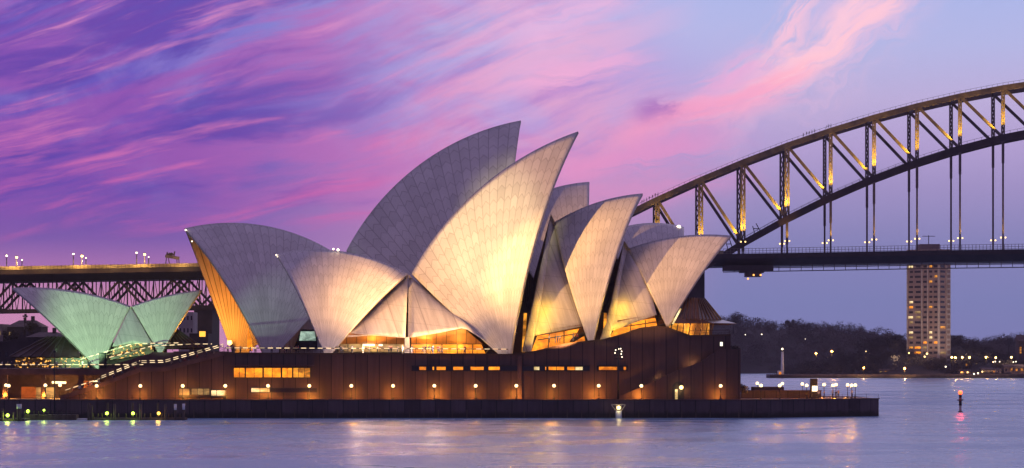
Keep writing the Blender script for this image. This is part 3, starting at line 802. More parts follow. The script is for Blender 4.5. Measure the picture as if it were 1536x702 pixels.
m_ = MB(); m_.fbox(P, P.S(776, TW), P.S(782.5, TW), TW - .5, TW - .01, ZP + .02, P.Z(534, TW)); m_.build('pilaster', 'granite_plain', pod)
# arched door in the ramp wall
tr = TW - 2.6
m_ = MB(); ar = [(1008.5, 601), (1026, 601), (1026, 581)] + [(1017.3 + 8.7 * math.cos(math.pi * k / 8), 581 - 8.5 * math.sin(math.pi * k / 8)) for k in range(1, 8)] + [(1008.5, 581)]
m_.solid([P.at(a, b, tr)[::2] for a, b in ar], P, tr - .06, tr - .004); dr = m_.build('door', 'dark_metal', pod)
m_ = MB(); a = P.at(1012.5, 600, tr); b = P.at(1016.5, 584, tr); m_.fbox(P, a[0], b[0], tr - .12, tr - .065, a[2], b[2]); m_.build('pane', 'glow_pale', dr)
m_ = MB(); m_.ball(P.W(1022, 581, tr - .5), .42); m_.build('door_lamp', 'lamp_gold', dr)
light('door_light', 'POINT', P.W(1021, 583, tr - 1.1), 120, (1, .62, .2), None, .1)
wall_window(1080, 513, 1084, 519, 'glow_white', t=TW - .02)

# balustrades with their strip of little lights
def balustrade(path, t, h=1.05, led=True, post=3.0):
    pts = [P.at(a, b, t) for a, b in path]
    m_ = MB(); l_ = MB()
    for a, b in zip(pts, pts[1:]):
        A_, B_ = Vector(P.w(a)), Vector(P.w(b)); up = Vector((0, 0, h))
        m_.bar(A_ + up, B_ + up, .09, .09); m_.bar(A_ + up * .5, B_ + up * .5, .05, .05)
        n_ = max(1, int((B_ - A_).length / post))
        for k in range(n_ + 1):
            q = A_.lerp(B_, k / n_); m_.bar(q - Vector((0, 0, .1)), q + up, .08, .08)
        if led: l_.bar(A_ + up + Vector((0, -.07, .08)), B_ + up + Vector((0, -.07, .08)), .08, .15)
    o = m_.build('balustrade', 'bronze', pod)
    if led: l_.build('light_strip', 'rail_led', o)
    return o
balustrade([(337, 530), (600, 531), (762, 532)], TW + .6)
balustrade([(150, 578), (210, 554), (246, 553.5), (335, 529)], TW + .3, 1.3)
balustrade([(96, 596), (150, 578)], TW + .3, 1.3)
balustrade([(150, 575), (210, 551), (246, 550.5), (335, 526)], TW + 13.5, 1.3)
balustrade([(-80, 556), (60, 556), (215, 556)], TW + 14.3, 1.2)
balustrade([(150, 549), (228, 528), (290, 525), (318, 525)], TW + 22.3, 1.2)
balustrade([(120, 548), (200, 524), (270, 523)], TW + 45, 1.2)
balustrade([(1034, 504), (1094, 503)], TW + .5, 1.1, led=False)
m_ = MB()                                             # handrail on the promenade edge
for (pa, pb) in ((plan[0], plan[1]), (plan[1], plan[2])):
    A_, B_ = Vector(P.w((pa[0], pa[1] + .5, ZP))), Vector(P.w((pb[0], pb[1] + .5, ZP)))
    for h in (.55, 1.0): m_.bar(A_ + Vector((0, 0, h)), B_ + Vector((0, 0, h)), .05, .05)
    n_ = int((B_ - A_).length / 3.2)
    for k in range(n_ + 1):
        q = A_.lerp(B_, k / n_); m_.bar(q, q + Vector((0, 0, 1.0)), .06, .06)
m_.build('handrail', 'dark_metal', sw)

# ================================================================== ARCH BRIDGE
br = thing('arch_bridge', B.w((0, 15, 0)), 'steel arch bridge with twin trusses, golden-lit posts and a dark road deck over the harbour', 'bridge')
fu = np.polyfit([960, 1236, 1308.6, 1372.8, 1437, 1509.5, 1536], [311.5, 199.5, 176.5, 159.5, 144.5, 131.5, 126.5], 2)
fl = np.polyfit([1090, 1124, 1180, 1236, 1304, 1373, 1433, 1501, 1536], [378, 361, 330, 300, 271, 243, 226, 207, 200], 2)
PX = [856, 921, 986, 1051, 1114.5, 1180.5, 1246, 1311, 1375.5, 1440, 1504.5, 1569, 1633]
TRUSS = 30.0
UP = [B.at(x_, float(np.polyval(fu, x_)), 0) for x_ in PX]
LO = [B.at(x_, float(np.polyval(fl, x_)), 0) for x_ in PX]
deck_px = [(-60, 402), (290, 396), (700, 386), (1085, 377), (1236, 374.5), (1400, 371.5), (1640, 368.5)]
DK = [B.at(a, b + 4, -3) for a, b in deck_px]
def deck_z(s_): return float(np.interp(s_, [d[0] for d in DK], [d[2] for d in DK]))
for side, t in enumerate((0.0, TRUSS)):
    q = lambda p: B.w((p[0], t, p[2]))
    m_ = MB()
    for a, b in zip(UP, UP[1:]): m_.bar(q(a), q(b), 1.3, 2.3)
    m_.build('top_chord', 'steel_paint', br)
    m_ = MB()
    for a, b in zip(UP, UP[1:]):
        for k in range(8):
            c_ = Vector(q(a)).lerp(Vector(q(b)), k / 8) + Vector((0, 0, 1.1)); m_.bar(c_, c_ + Vector((0, 0, 1.1)), .10, .10)
        m_.bar(Vector(q(a)) + Vector((0, 0, 2.2)), Vector(q(b)) + Vector((0, 0, 2.2)), .10, .10)
    m_.build('chord_railing', 'steel_dark', br)
    m_ = MB()
    for a, b in zip(LO[2:], LO[3:]): m_.bar(q(a), q(b), 1.3, 2.8)
    m_.build('bottom_chord', 'steel_dark', br)
    m_ = MB()
    for a, b in zip(LO[4:], LO[5:]):
        for k in range(6):
            c_ = Vector(q(a)).lerp(Vector(q(b)), k / 6) + Vector((0, 0, 1.3)); m_.bar(c_, c_ + Vector((0, 0, 1.2)), .11, .11)
        m_.bar(Vector(q(a)) + Vector((0, 0, 2.5)), Vector(q(b)) + Vector((0, 0, 2.5)), .11, .11)
    m_.build('chord_railing', 'steel_dark', br)
    for i, (u_, l_) in enumerate(zip(UP, LO)):
        w_ = 2.1 if i < 6 else 1.55
        m_ = MB()                                      # laced post: two flanges and zig-zag lacing
        a, b = Vector(q(l_)), Vector(q(u_)); dx = Vector((B.d[0], B.d[1], 0))
        for sg in (-1, 1): m_.bar(a + dx * sg * w_ * .34, b + dx * sg * w_ * .34, .9, w_ * .36, up=(B.d[0], B.d[1], 0))
        L = (b - a).length; n_ = max(2, int(L / (w_ * 1.0)))
        for k in range(n_):
            s_ = 1 if k % 2 else -1
            m_.bar(a.lerp(b, k / n_) - dx * s_ * w_ * .2, a.lerp(b, (k + 1) / n_) + dx * s_ * w_ * .2, .5, .5, up=(B.d[0], B.d[1], 0))
        m_.build('post', 'steel_paint', br)
        if i + 1 < len(PX):
            m_ = MB(); m_.bar(q(u_), q(LO[i + 1]), .9, 1.25); m_.build('diagonal', 'steel_paint', br)
        zd = deck_z(l_[0])
        if l_[2] > zd + 3:
            m_ = MB(); zh = max(zd + 1, l_[2] - 11)
            m_.bar(q((l_[0], 0, l_[2] - 1)), q((l_[0], 0, zh)), 1.0, 1.25)
            m_.bar(q((l_[0], 0, zh)), q((l_[0], 0, zd)), .7, .75); m_.build('hanger', 'steel_paint', br)
            for sg in (-1, 1):
                c_ = Vector(q((l_[0], 0, zd + 5.2))) + dx * sg * .95 + Vector((0, -.6, 0))
                m_ = MB(); m_.ball(c_, .36, 8, 5); lp_ = m_.build('deck_lamp', 'lamp_gold', br)
            m_ = MB(); c_ = Vector(q((l_[0], 0, zd + 5.2))) + Vector((0, -.6, 0)); m_.bar(c_ - dx * .95, c_ + dx * .95, .2, .2); m_.build('bracket', 'dark_metal', lp_)
        elif 3 < i and l_[2] < zd + 3:
            m_ = MB(); m_.bar(q((l_[0], 0, l_[2])), q((l_[0], 0, zd - 3)), 1.2, 1.6); m_.build('post', 'steel_paint', br)
for i, u_ in enumerate(UP):                            # sway frames between the two trusses
    m_ = MB(); m_.bar(B.w((u_[0], 0, u_[2] - .3)), B.w((u_[0], TRUSS, u_[2] - .3)), .8, 1.2)
    m_.build('cross_beam', 'steel_dark', br)
m_ = MB()
for a, b in zip(DK, DK[1:]):
    A0, A1 = (-3, 34)
    def ring(p): return [B.w((p[0], A0, p[2])), B.w((p[0], A1, p[2])), B.w((p[0], A1, p[2] - 1.6)), B.w((p[0], 29, p[2] - 5)), B.w((p[0], 2, p[2] - 5.0)), B.w((p[0], A0 + .3, p[2] - 2.0))]
    ra, rb = ring(a), ring(b)
    for i in range(6): m_.face([ra[i], rb[i], rb[(i + 1) % 6], ra[(i + 1) % 6]])
m_.build('deck', 'steel_dark', br)
m_ = MB()
for a, b in zip(DK[3:], DK[4:]):
    A_, B_ = Vector(B.w((a[0], -3, a[2]))), Vector(B.w((b[0], -3, b[2])))
    for h in (.3, 1.15, 2.2): m_.bar(A_ + Vector((0, 0, h)), B_ + Vector((0, 0, h)), .12, .16)
    n_ = int((B_ - A_).length / 1.5)
    for k in range(n_):
        c_ = A_.lerp(B_, k / n_); m_.bar(c_, c_ + Vector((0, 0, 2.3)), .16, .16 if k % 4 else .4)
m_.build('railing', 'deck_rail', br)
m_ = MB()                                             # underslung runway for the maintenance gantry
for a, b in zip(DK[3:], DK[4:]):
    A_, B_ = Vector(B.w((a[0], -1, a[2] - 6.2))), Vector(B.w((b[0], -1, b[2] - 6.2)))
    for h in (0, -1.5): m_.bar(A_ + Vector((0, 0, h)), B_ + Vector((0, 0, h)), .3, .38)
    n_ = int((B_ - A_).length / 4.6)
    for k in range(n_):
        c_ = A_.lerp(B_, k / n_); m_.bar(c_ + Vector((0, 0, 1.4)), c_ - Vector((0, 0, 1.5)), .25, .25)
m_.build('gantry_runway', 'steel_dark', br)
m_ = MB()
for y0, y1, x0, x1 in ((398, 406, 1085, 1160), (404, 409, 1110, 1146), (408, 415, 1118, 1142)):
    a = B.at(x0, y1, 0); b = B.at(x1, y0, 0); m_.fbox(B, a[0], b[0], -1, 8, a[2], b[2])
g_ = m_.build('gantry', 'steel_dark', br)
m_ = MB()
for x_, y_ in ((1122, 418), (1130.5, 412.5), (1141, 412.5)): m_.ball(B.W(x_, y_, -1.6), .42, 8, 5)
m_.build('work_lamp', 'lamp_orange', g_)
# approach spans on the left: parapet, lattice trusses, stone piers
m_ = MB()
for a, b in zip(DK[:3], DK[1:4]): m_.bar(Vector(B.w((a[0], -3, a[2] + .75))), Vector(B.w((b[0], -3, b[2] + .75))), .3, 1.5)
m_.build('parapet', 'barrier', br)
m_ = MB()
for a, b in zip(DK[:3], DK[1:4]):
    A_, B_ = Vector(B.w((a[0], -3.2, a[2]))), Vector(B.w((b[0], -3.2, b[2]))); n_ = int((B_ - A_).length / 1.6)
    for k in range(n_): c_ = A_.lerp(B_, k / n_); m_.bar(c_, c_ + Vector((0, 0, 1.75)), .12, .2)
tag(m_.build('railing', 'steel_dark', br))
for t in (4.0, 16.0, 28.0):
    pts = [B.S(x_, 6) for x_ in range(-60, 380, 40)]
    if t == 16.0: pts = [p + 5.5 for p in pts]
    m_ = MB()
    tz = lambda s_: deck_z(s_) - 5.2
    bz = lambda s_: deck_z(s_) - 17.6
    for i, (a, b) in enumerate(zip(pts, pts[1:])):
        m_.bar(B.w((a, t, bz(a))), B.w((b, t, bz(b))), 1.1, 1.4)
        mid_s = (a + b) / 2
        if i % 2 == 0: m_.bar(B.w((a, t, tz(a))), B.w((b, t, bz(b))), .8, 1.0)
        else: m_.bar(B.w((a, t, bz(a))), B.w((b, t, tz(b))), .8, 1.0)
        m_.bar(B.w((a, t, tz(a))), B.w((a, t, bz(a))), .55, .6)
        m_.bar(B.w((mid_s, t, tz(mid_s))), B.w((mid_s, t, (tz(mid_s) + bz(mid_s)) / 2)), .4, .45)
        m_.bar(B.w((mid_s - 2, t, tz(mid_s))), B.w((mid_s, t, bz(mid_s))), .3, .3); m_.bar(B.w((mid_s + 2, t, tz(mid_s))), B.w((mid_s, t, bz(mid_s))), .3, .3)
    m_.build('approach_truss', 'steel_dark', br)
for x0, x1, y0, t0, t1 in ((291, 318, 458, 2, 30), (985, 1057, 402, 2, 30)):
    a = B.S(x0, t0); b = B.S(x1, t0); m_ = MB()
    z1 = B.Z(y0, t0, x0); m_.fbox(B, a, b, t0, t1, -2, z1 - 2); m_.fbox(B, a - .8, b + (.8 if x0 < 900 else .01), t0 - .8, t1 + .8, z1 - 2, z1)
    m_.build('pier', 'pier_stone', br)
for grp in (((1092, 374, 1088, 360), (1098, 370, 1094, 358), (1090, 366, 1097, 366)), ((1132, 350, 1129, 339), (1140, 346, 1134, 335), (1130, 343, 1139, 343))):
    m_ = MB()
    for x0, y0, x1, y1 in grp: m_.bar(B.W(x0, y0, -.8), B.W(x1, y1, -.8), .35, .35)
    m_.build('derrick', 'steel_dark', br)
# golden floodlights at the feet of the near posts
for i in range(2, len(PX) - 1):
    l_ = LO[i]; zd = deck_z(l_[0]); zf = max(l_[2] + 2.0, zd + 1.5)
    foot = B.w((l_[0] - .8, -4.6, zf - 1))
    light('post_flood', 'SPOT', foot, 110000 if i < 8 else 66000, (1, .60, .05), br, .2, B.w((l_[0] + .2, 0, zf + 11)), 50, 1.0)
    light('diagonal_flood', 'SPOT', B.w((l_[0] - 1.6, -3.6, zf - .8)), 46000, (1, .60, .05), br, .2, B.w((l_[0] - 5.5, 0, zf + 7)), 50, .8)
    if 4 < i < 12: light('hanger_flood', 'SPOT', B.w((l_[0] + .5, -3.0, zd + 3)), 16000, (1, .58, .07), br, .2, B.w((l_[0], 0, zd + 18)), 50, .9)

# ---- road lamps and hoist on the approach
lamps = [(10, 383.6, 'tall dark'), (25, 386, 'pale'), (33, 390, 'short dark'), (110, 381, 'tall dark'), (123, 384, 'pale'), (129, 387, 'short dark'),
         (205, 379, 'tall dark'), (217, 381.5, 'pale'), (223, 385.5, 'short dark')]
LW = {'tall dark': ('globe_white', 'dark_metal', .45, -2.2), 'pale': ('lamp_gold', 'pale_concrete', .6, 1.0), 'short dark': ('globe_white', 'dark_metal', .3, 8.0)}
for i, (x_, y_, kd) in enumerate(lamps):
    mg, mp, r_, t = LW[kd]
    q = B.at(x_, y_, t); zd = deck_z(q[0])
    o = thing('road_lamp', B.w((q[0], t, zd)), f'{kd} road lamp post on the approach deck, {nth(i)} lamp from the left edge', 'street lamp', 'road lamps along the bridge approach')
    m_ = MB(); m_.tube(B.w((q[0], t, zd)), B.w((q[0], t, q[2] - r_ * .8)), .32 if kd == 'pale' else .22, .2, 8); m_.build('pole', mp, o)
    m_ = MB(); m_.ball(B.w((q[0], t, q[2])), r_, 10, 6); m_.build('lamp', mg, o)
    m_ = MB(); m_.tube(B.w((q[0], t, q[2] + r_ * .7)), B.w((q[0], t, q[2] + r_ * 1.3)), r_ * .8, r_ * .3, 8); m_.build('cap', 'dark_metal', o)
    light('lamp_light', 'POINT', B.w((q[0] + .4, t - 6.0, zd + 3.5)), 2600, (1, .62, .2), o, .2)
for x_ in (60, 165, 270): light('road_light', 'POINT', B.W(x_, 396, -9), 2600, (1, .62, .2), br, .2)
o = thing('track_hoist', B.W(257, 398, -2), 'skeletal maintenance hoist straddling the approach rail beside the left-facing shell', 'hoist')
m_ = MB()
for x0, y0, x1, y1 in ((248, 400, 250, 384), (255, 400, 252, 384), (266, 399, 265, 386), (269, 399, 268, 386)):
    m_ = MB(); m_.bar(B.W(x0, y0, -2), B.W(x1, y1, -2), .35, .35); m_.build('leg', 'steel_dark', o)
m_ = MB(); m_.bar(B.W(248, 384, -2), B.W(269, 387.5, -2), 1.2, 1.3); m_.build('beam', 'steel_paint', o)
m_ = MB()
for x_ in (250, 254, 257, 261): m_.bar(B.W(x_, 384, -2), B.W(x_ + 1.2, 377 + (x_ % 3), -2), .5, .8)
m_.bar(B.W(250, 381, -2), B.W(262, 382, -2), .6, .7); m_.build('winch', 'steel_dark', o)

# ================================================================== FAR SHORE
rs = np.random.RandomState(5)
def leaf_mass(centres, radii, per, size, seed, flat=.75):
    """leaf-sized faces through irregular clumps; returns verts, faces"""
    g = np.random.RandomState(seed); V, Fc = [], []
    n = 0
    for c, r in zip(centres, radii):
        k = int(per); d = g.normal(size=(k, 3)); d /= np.linalg.norm(d, axis=1)[:, None]
        rad = r * g.uniform(.35, 1.0, (k, 1)) ; p = np.array(c) + d * rad * np.array([1, 1, flat])
        a = g.normal(size=(k, 3)); a /= np.linalg.norm(a, axis=1)[:, None]
        b = np.cross(a, g.normal(size=(k, 3))); b /= np.linalg.norm(b, axis=1)[:, None]
        s_ = size * g.uniform(.6, 1.3, (k, 1)) * r ** .5
        quad = np.stack([p - a * s_, p - b * s_ * .7, p + a * s_, p + b * s_ * .7], 1).reshape(-1, 3)
        V.append(quad); Fc.append(np.arange(k * 4).reshape(-1, 4) + n); n += k * 4
    return np.concatenate(V), np.concatenate(Fc)
def np_mesh(name, V, Fc, mat, parent=None):
    me = bpy.data.meshes.new(name); off = np.array(chain_loc(parent)) if parent else np.zeros(3)
    me.from_pydata((V - off).tolist(), [], Fc.tolist()); me.materials.append(M[mat]); me.update()
    o = bpy.data.objects.new(name, me); COL.objects.link(o)
    if parent: o.parent = parent
    return o
def wpt(px, py, Y): return ((px - CX) * Y / F, Y, CH + (HY - py) * Y / F)

def ridge_hill(name, prof, Y0, Y1, base_y_px, mat, seed):
    """terrain rising from a shore at Y0 to a crest at (Y0+Y1)/2 following the photo's skyline, then falling"""
    nx, ny = 120, 16; g = np.random.RandomState(seed)
    xs = np.linspace(prof[0][0], prof[-1][0], nx); Yc = Y0 + (Y1 - Y0) * .45
    G = []
    for j in range(ny + 1):
        f = j / ny; Y = Y0 + (Y1 - Y0) * f; row = []
        for x_ in xs:
            top_ = CH + (HY - np.interp(x_, [p[0] for p in prof], [p[1] for p in prof])) * Yc / F - 7
            h = .6 + max(0, top_) * math.sin(math.pi * min(1, f * 1.11)) ** .8 * (.5 + .5 * min(1, f * 2.2)) if f < .95 else .2
            row.append(((x_ - CX) * Yc / F, Y, h + g.uniform(-.5, .5) if 0 < j < ny else -1.0))
        G.append(row)
    m_ = MB(); m_.grid(G); o = m_.build(name, mat); tag(o, kind='structure'); return G
def forest(name, G, n, rr, per, size, mat, seed, jlo=.05, jhi=.75):
    g = np.random.RandomState(seed); ny, nx = len(G) - 1, len(G[0]) - 1; C_, R_ = [], []
    for k in range(n):
        fj = g.uniform(jlo, jhi) * ny; fi = g.uniform(0, nx - .01); j, i = int(fj), int(fi)
        a = np.array(G[j][i]) * (1 - (fj - j)) + np.array(G[j + 1][i]) * (fj - j); r_ = g.uniform(*rr)
        a[2] += r_ * .55; a[0] += g.uniform(-4, 4)
        for q in range(3):
            C_.append(a + g.normal(size=3) * r_ * np.array([.5, .5, .28])); R_.append(r_ * g.uniform(.45, .8))
    V, Fc = leaf_mass(C_, R_, per, size, seed + 1)
    return tag(np_mesh(name, V, Fc, mat), kind='stuff')

hillA = ridge_hill('far_hill', [(1020, 490), (1060, 482), (1085, 478), (1105, 479), (1130, 482), (1170, 485), (1190, 484), (1230, 487), (1275, 491), (1310, 497), (1340, 505), (1365, 512), (1400, 518), (1460, 516), (1500, 509), (1540, 505), (1600, 503)], 2700, 3300, 560, 'hill_earth', 1)
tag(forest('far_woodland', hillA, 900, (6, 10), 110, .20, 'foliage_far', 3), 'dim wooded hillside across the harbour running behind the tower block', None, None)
hillB = ridge_hill('near_headland', [(1180, 566), (1200, 552), (1240, 540), (1280, 528), (1310, 506), (1340, 503), (1362, 511), (1385, 528), (1400, 536), (1425, 505), (1440, 504), (1455, 512), (1470, 524), (1500, 534), (1560, 536), (1640, 538)], 2010, 2350, 567, 'hill_earth', 2)
forest('headland_woodland', hillB, 420, (4.5, 7.5), 110, .20, 'foliage_dark', 9, .08, .6)

def tree(px, py_top, py_base, Y, w_px, label, seed, mat='foliage_dark', lean=0):
    x0, _, zb_ = wpt(px, py_base, Y); zt2 = wpt(px, py_top, Y)[2]; H = zt2 - zb_; w_ = w_px * Y / F
    o = thing('tree', (x0, Y, zb_), label, 'tree')
    m_ = MB(); m_.tube((x0, Y, zb_ - .5), (x0 + lean, Y, zb_ + H * .55), H * .035, H * .018, 7)
    g = np.random.RandomState(seed); C_, R_ = [], []
    for k in range(9):
        a = g.uniform(0, 6.28); d_ = g.uniform(.1, .36) * w_; c_ = (x0 + lean + math.cos(a) * d_, Y + math.sin(a) * d_ * .7, zb_ + H * g.uniform(.52, .86))
        m_.tube((x0 + lean * .6, Y, zb_ + H * .38), c_, H * .014, H * .006, 5, caps=False); C_.append(c_); R_.append(w_ * g.uniform(.15, .25))
    m_.build('trunk', 'bark', o)
    V, Fc = leaf_mass(C_, R_, 220, .20, seed + 3); np_mesh('crown', V, Fc, mat, o)
    return o
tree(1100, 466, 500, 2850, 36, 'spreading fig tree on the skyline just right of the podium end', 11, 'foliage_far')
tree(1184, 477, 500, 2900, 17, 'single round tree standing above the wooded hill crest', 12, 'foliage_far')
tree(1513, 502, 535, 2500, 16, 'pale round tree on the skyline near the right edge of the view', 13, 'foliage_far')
tree(1438, 497, 545, 2200, 34, 'broad dark tree immediately right of the tower block', 14)
tree(1344, 497, 545, 2150, 36, 'broad dark tree immediately left of the tower block', 15)
tree(1310, 505, 555, 2120, 40, 'wide dark waterfront tree left of the tower block behind an orange lamp', 16)
tree(1478, 521, 552, 2120, 14, 'narrow dark conifer among the shore lamps right of the tower block', 17)

# ---- tower block
Yt = 2090.0
o = thing('tower_block', wpt(1393, 540, Yt), 'tall pale apartment tower behind the bridge deck with scattered lit windows', 'apartment tower')
al = R(36); c0 = Vector(wpt(1408, 540, Yt - 20)); c0.z = 0
dl = Vector((-math.cos(al), math.sin(al), 0)); dr_ = Vector((math.sin(al), math.cos(al), 0))
wl, wr = 43.5 * Yt / F / math.cos(al), 22 * Yt / F / math.sin(al)
zt2 = wpt(0, 375, Yt)[2]
def tface(origin, d_, w_, u0, u1, z0, z1, out, depth):
    n_ = Vector((d_.y, -d_.x, 0));  n_ = n_ if n_.y < 0 else -n_
    a = origin + d_ * u0 * w_ + n_ * out; b = origin + d_ * u1 * w_ + n_ * out
    up = Vector((0, 0, 1)); A_ = [a + up * z0, b + up * z0, b + up * z1, a + up * z1]; Bk = [p - n_ * depth for p in A_]
    m_ = MB(); m_.face(A_, 0, [(0, 0), (3, 0), (3, 2), (0, 2)])
    for i in range(4): m_.face([A_[i], A_[(i + 1) % 4], Bk[(i + 1) % 4], Bk[i]])
    return m_
m_ = MB(); base = [c0, c0 + dl * wl, c0 + dl * wl + dr_ * wr, c0 + dr_ * wr]; up = Vector((0, 0, 1))
for i in range(4): m_.face([base[i], base[(i + 1) % 4], base[(i + 1) % 4] + up * zt2, base[i] + up * zt2])
m_.face([b_ + up * zt2 for b_ in base]); m_.build('wall', 'tower_concrete', o)
z1_ = wpt(0, 366.5, Yt)[2]; q0 = Vector(wpt(1393, 540, Yt)); m_ = MB(); m_.box(q0.x - 7, q0.x + 7, Yt - 6, Yt + 6, zt2 + .01, z1_); m_.build('roof_house', 'tower_concrete', o)
m_ = MB(); za = wpt(0, 353, Yt)[2]; m_.bar((q0.x, Yt, z1_), (q0.x, Yt, za), .5, .5); m_.bar((q0.x - 4.5, Yt, za - .6), (q0.x + 4.5, Yt, za - .6), .4, .4); m_.build('antenna', 'dark_metal', o)
nf = 23; pit = (zt2 - 8) / nf
m_ = MB()
for k in range(1, nf): m_.v += []
for k in range(nf):
    zf = 8 + k * pit
    if k < 2 or k > 19: continue
    for face, org, d_, w_, slots in ((0, c0, dl, wl, ((.04, .16), (.20, .30), (.37, .49), (.56, .76), (.80, .94))), (1, c0, dr_, wr, ((.14, .58),))):
        for (u0, u1) in slots:
            lit = rnd.random() < (.24 if u0 > .5 else .12)
            mt = rnd.choice(['glow_amber', 'glow_yellow', 'glow_pale', 'glow_dim']) if lit else 'dark_glass'
            uu1 = u1 - (rnd.random() * .35 * (u1 - u0))
            tface(org, d_, w_, u0, uu1, zf + pit * .38, zf + pit * .80, .14, .16).build('window', mt, o)
for face, org, d_, w_ in ((0, c0, dl, wl), (1, c0, dr_, wr)):
    for u_ in ((.0, .33, .51, .97) if face == 0 else (.03, .66, .95)):
        tface(org, d_, w_, u_, u_ + .022, 4, zt2 - .3, .35, .4).build('pier', 'pale_concrete', o)
for k in range(nf):
    zf = 8 + k * pit
    tface(c0, dr_, wr, .68, .93, zf + pit * .02, zf + pit * .40, .7, .75).build('balcony', 'pale_concrete', o)

# ---- light beacon tower and spit
x0, _, _ = wpt(1168, 566, 2040)
m_ = MB(); Y_ = 2005
m_.box(wpt(1155, 0, Y_)[0], wpt(1700, 0, Y_)[0], Y_, Y_ + 30, -1, wpt(0, 561.5, Y_)[2]); 
tag(m_.build('shore_wall', 'seawall_stone'), 'low dark stone sea wall along the opposite shore', 'sea wall')
o = thing('beacon_tower', (x0, 2012, 2), 'slender pale light beacon tower on the end of the opposite spit', 'beacon')
zz = lambda y_: wpt(0, y_, 2012)[2]
m_ = MB(); m_.tube((x0, 2012, zz(562)), (x0, 2012, zz(527)), 1.15, .8, 12); m_.build('shaft', 'white_paint', o)
m_ = MB(); m_.box(x0 - 3.4, x0 + .2, 2007, 2011, zz(563), zz(556)); hs = m_.build('hut', 'white_paint', o)
m_ = MB(); m_.box(x0 - 2.6, x0 - 1.2, 2006.8, 2006.99, zz(562), zz(558)); m_.build('door', 'glow_yellow', hs)
m_ = MB(); m_.tube((x0, 2012, zz(527)), (x0, 2012, zz(526)), 1.3, 1.3, 12); m_.build('gallery', 'dark_metal', o)
m_ = MB(); m_.ball((x0, 2012, zz(523.5)), .7, 8, 6); m_.build('lantern', 'globe_white', o)

# ---- buildings on the right shore
for i, (x0, x1, y0, y1, Y_, lb, mt) in enumerate((
        (1432, 1462, 543, 552, 2060, 'long low shed with a dark flat roof right of the tower block', 'render_wall'),
        (1474, 1502, 554, 561, 2030, 'pale boathouse at the water among shore lights', 'pale_concrete'),
        (1506, 1545, 550, 560, 2032, 'grey boatshed with a sloping roof at the right edge', 'render_wall'),
        (1528, 1548, 512, 540, 2120, 'brown brick block of flats cut by the right edge', 'roof_tile'),
        (1318, 1340, 555, 561, 2040, 'small dim waterside hut below the dark trees', 'render_wall'),
        (1440, 1456, 556, 561, 2030, 'small kiosk with an orange lit front by the water', 'render_wall'))):
    a = wpt(x0, y1, Y_); b = wpt(x1, y0, Y_); cx_ = (a[0] + b[0]) / 2
    o = thing('shore_house', (cx_, Y_, a[2]), lb, 'building')
    m_ = MB(); m_.box(a[0], b[0], Y_, Y_ + 12, a[2] - 1.5, b[2]); m_.build('wall', mt, o)
    m_ = MB(); hh = .35 * (b[2] - a[2])
    for e in ((Y_ - .8, Y_ + 6), (Y_ + 12.8, Y_ + 6)): m_.face([(a[0] - .6, e[0], b[2] + .02), (b[0] + .6, e[0], b[2] + .02), (b[0] + .6, e[1], b[2] + hh), (a[0] - .6, e[1], b[2] + hh)])
    for xx in (a[0] - .6, b[0] + .6): m_.face([(xx, Y_ - .8, b[2] + .02), (xx, Y_ + 12.8, b[2] + .02), (xx, Y_ + 6, b[2] + hh)])
    m_.build('roof', 'roof_tile', o)
    k_ = max(2, int((b[0] - a[0]) / 3))
    for k in range(k_):
        xa = a[0] + (k + .25) * (b[0] - a[0]) / k_; m_ = MB(); m_.box(xa, xa + 1.2, Y_ - .06, Y_ - .004, a[2] + (b[2] - a[2]) * .35, a[2] + (b[2] - a[2]) * .7)
        m_.build('window', rnd.choice(['glow_dim', 'dark_glass', 'glow_amber']) if i != 5 else 'lamp_orange', o)

# ---- far lamps
def far_lamp(px, py, Y, mat, r_, label, pw=0, col=(1, .5, .15), pole=5.0):
    x_, _, z_ = wpt(px, py, Y)
    o = thing('shore_lamp', (x_, Y, z_ - pole), label, 'street lamp', 'lamps along the opposite shore')
    m_ = MB(); m_.tube((x_, Y, z_ - pole), (x_, Y, z_ - r_ * .8), .14, .1, 6); m_.build('pole', 'dark_metal', o)
    m_ = MB(); m_.ball((x_, Y, z_), r_ * .78, 8, 6); m_.build('lamp', mat, o)
    if pw: light('lamp_light', 'POINT', (x_, Y - 1.5, z_), pw, col, o, .3)
fl_ = [(1118, 502, 2740, 'globe_white', .6, 'small white lamp high on the wooded hill, left of the pair above the beacon', 0), (1142.5, 501.5, 2740, 'globe_white', .75, 'small white lamp high on the wooded hill, right of the pair above the beacon', 0),
       (1208, 508.5, 2720, 'globe_white', .4, 'faint tiny lamp halfway along the wooded hill', 0), (1224, 530, 1990, 'lamp_orange', .95, 'orange lamp on the hill right of the beacon tower, lower of the close pair', 4000),
       (1247.5, 527, 1990, 'lamp_orange', 1.1, 'large orange lamp on the hill, higher of the close pair', 5000), (1299, 527, 2000, 'lamp_gold', .45, 'tiny yellow lamp on the slope left of the tower block', 0),
       (1295.5, 552, 2000, 'lamp_orange', .95, 'orange waterfront lamp by the low hut left of the tower', 5000), (1357, 552.5, 2000, 'lamp_orange', 1.15, 'big orange waterfront lamp directly below the left side of the tower', 6000),
       (1363.5, 529.5, 2000, 'lamp_gold', .7, 'yellow lamp at the foot of the tower block, leftmost of those at its base', 0), (1387, 535, 2000, 'lamp_gold', .8, 'yellow lamp at the middle of the foot of the tower', 0),
       (1390.5, 530.5, 2002, 'lamp_gold', .9, 'square yellow light just above another at the foot of the tower', 0), (1418.5, 550, 2000, 'globe_white', .7, 'white lamp alone below the right side of the tower', 0)]
for i, x_ in enumerate((1427.5, 1433, 1443.5, 1454, 1479, 1493.5, 1517)): fl_.append((x_, 536 + (i % 2) * .4, 2005, 'lamp_gold', .95, f'golden lamp in the street row right of the tower, {nth(i)} from the left', 2500))
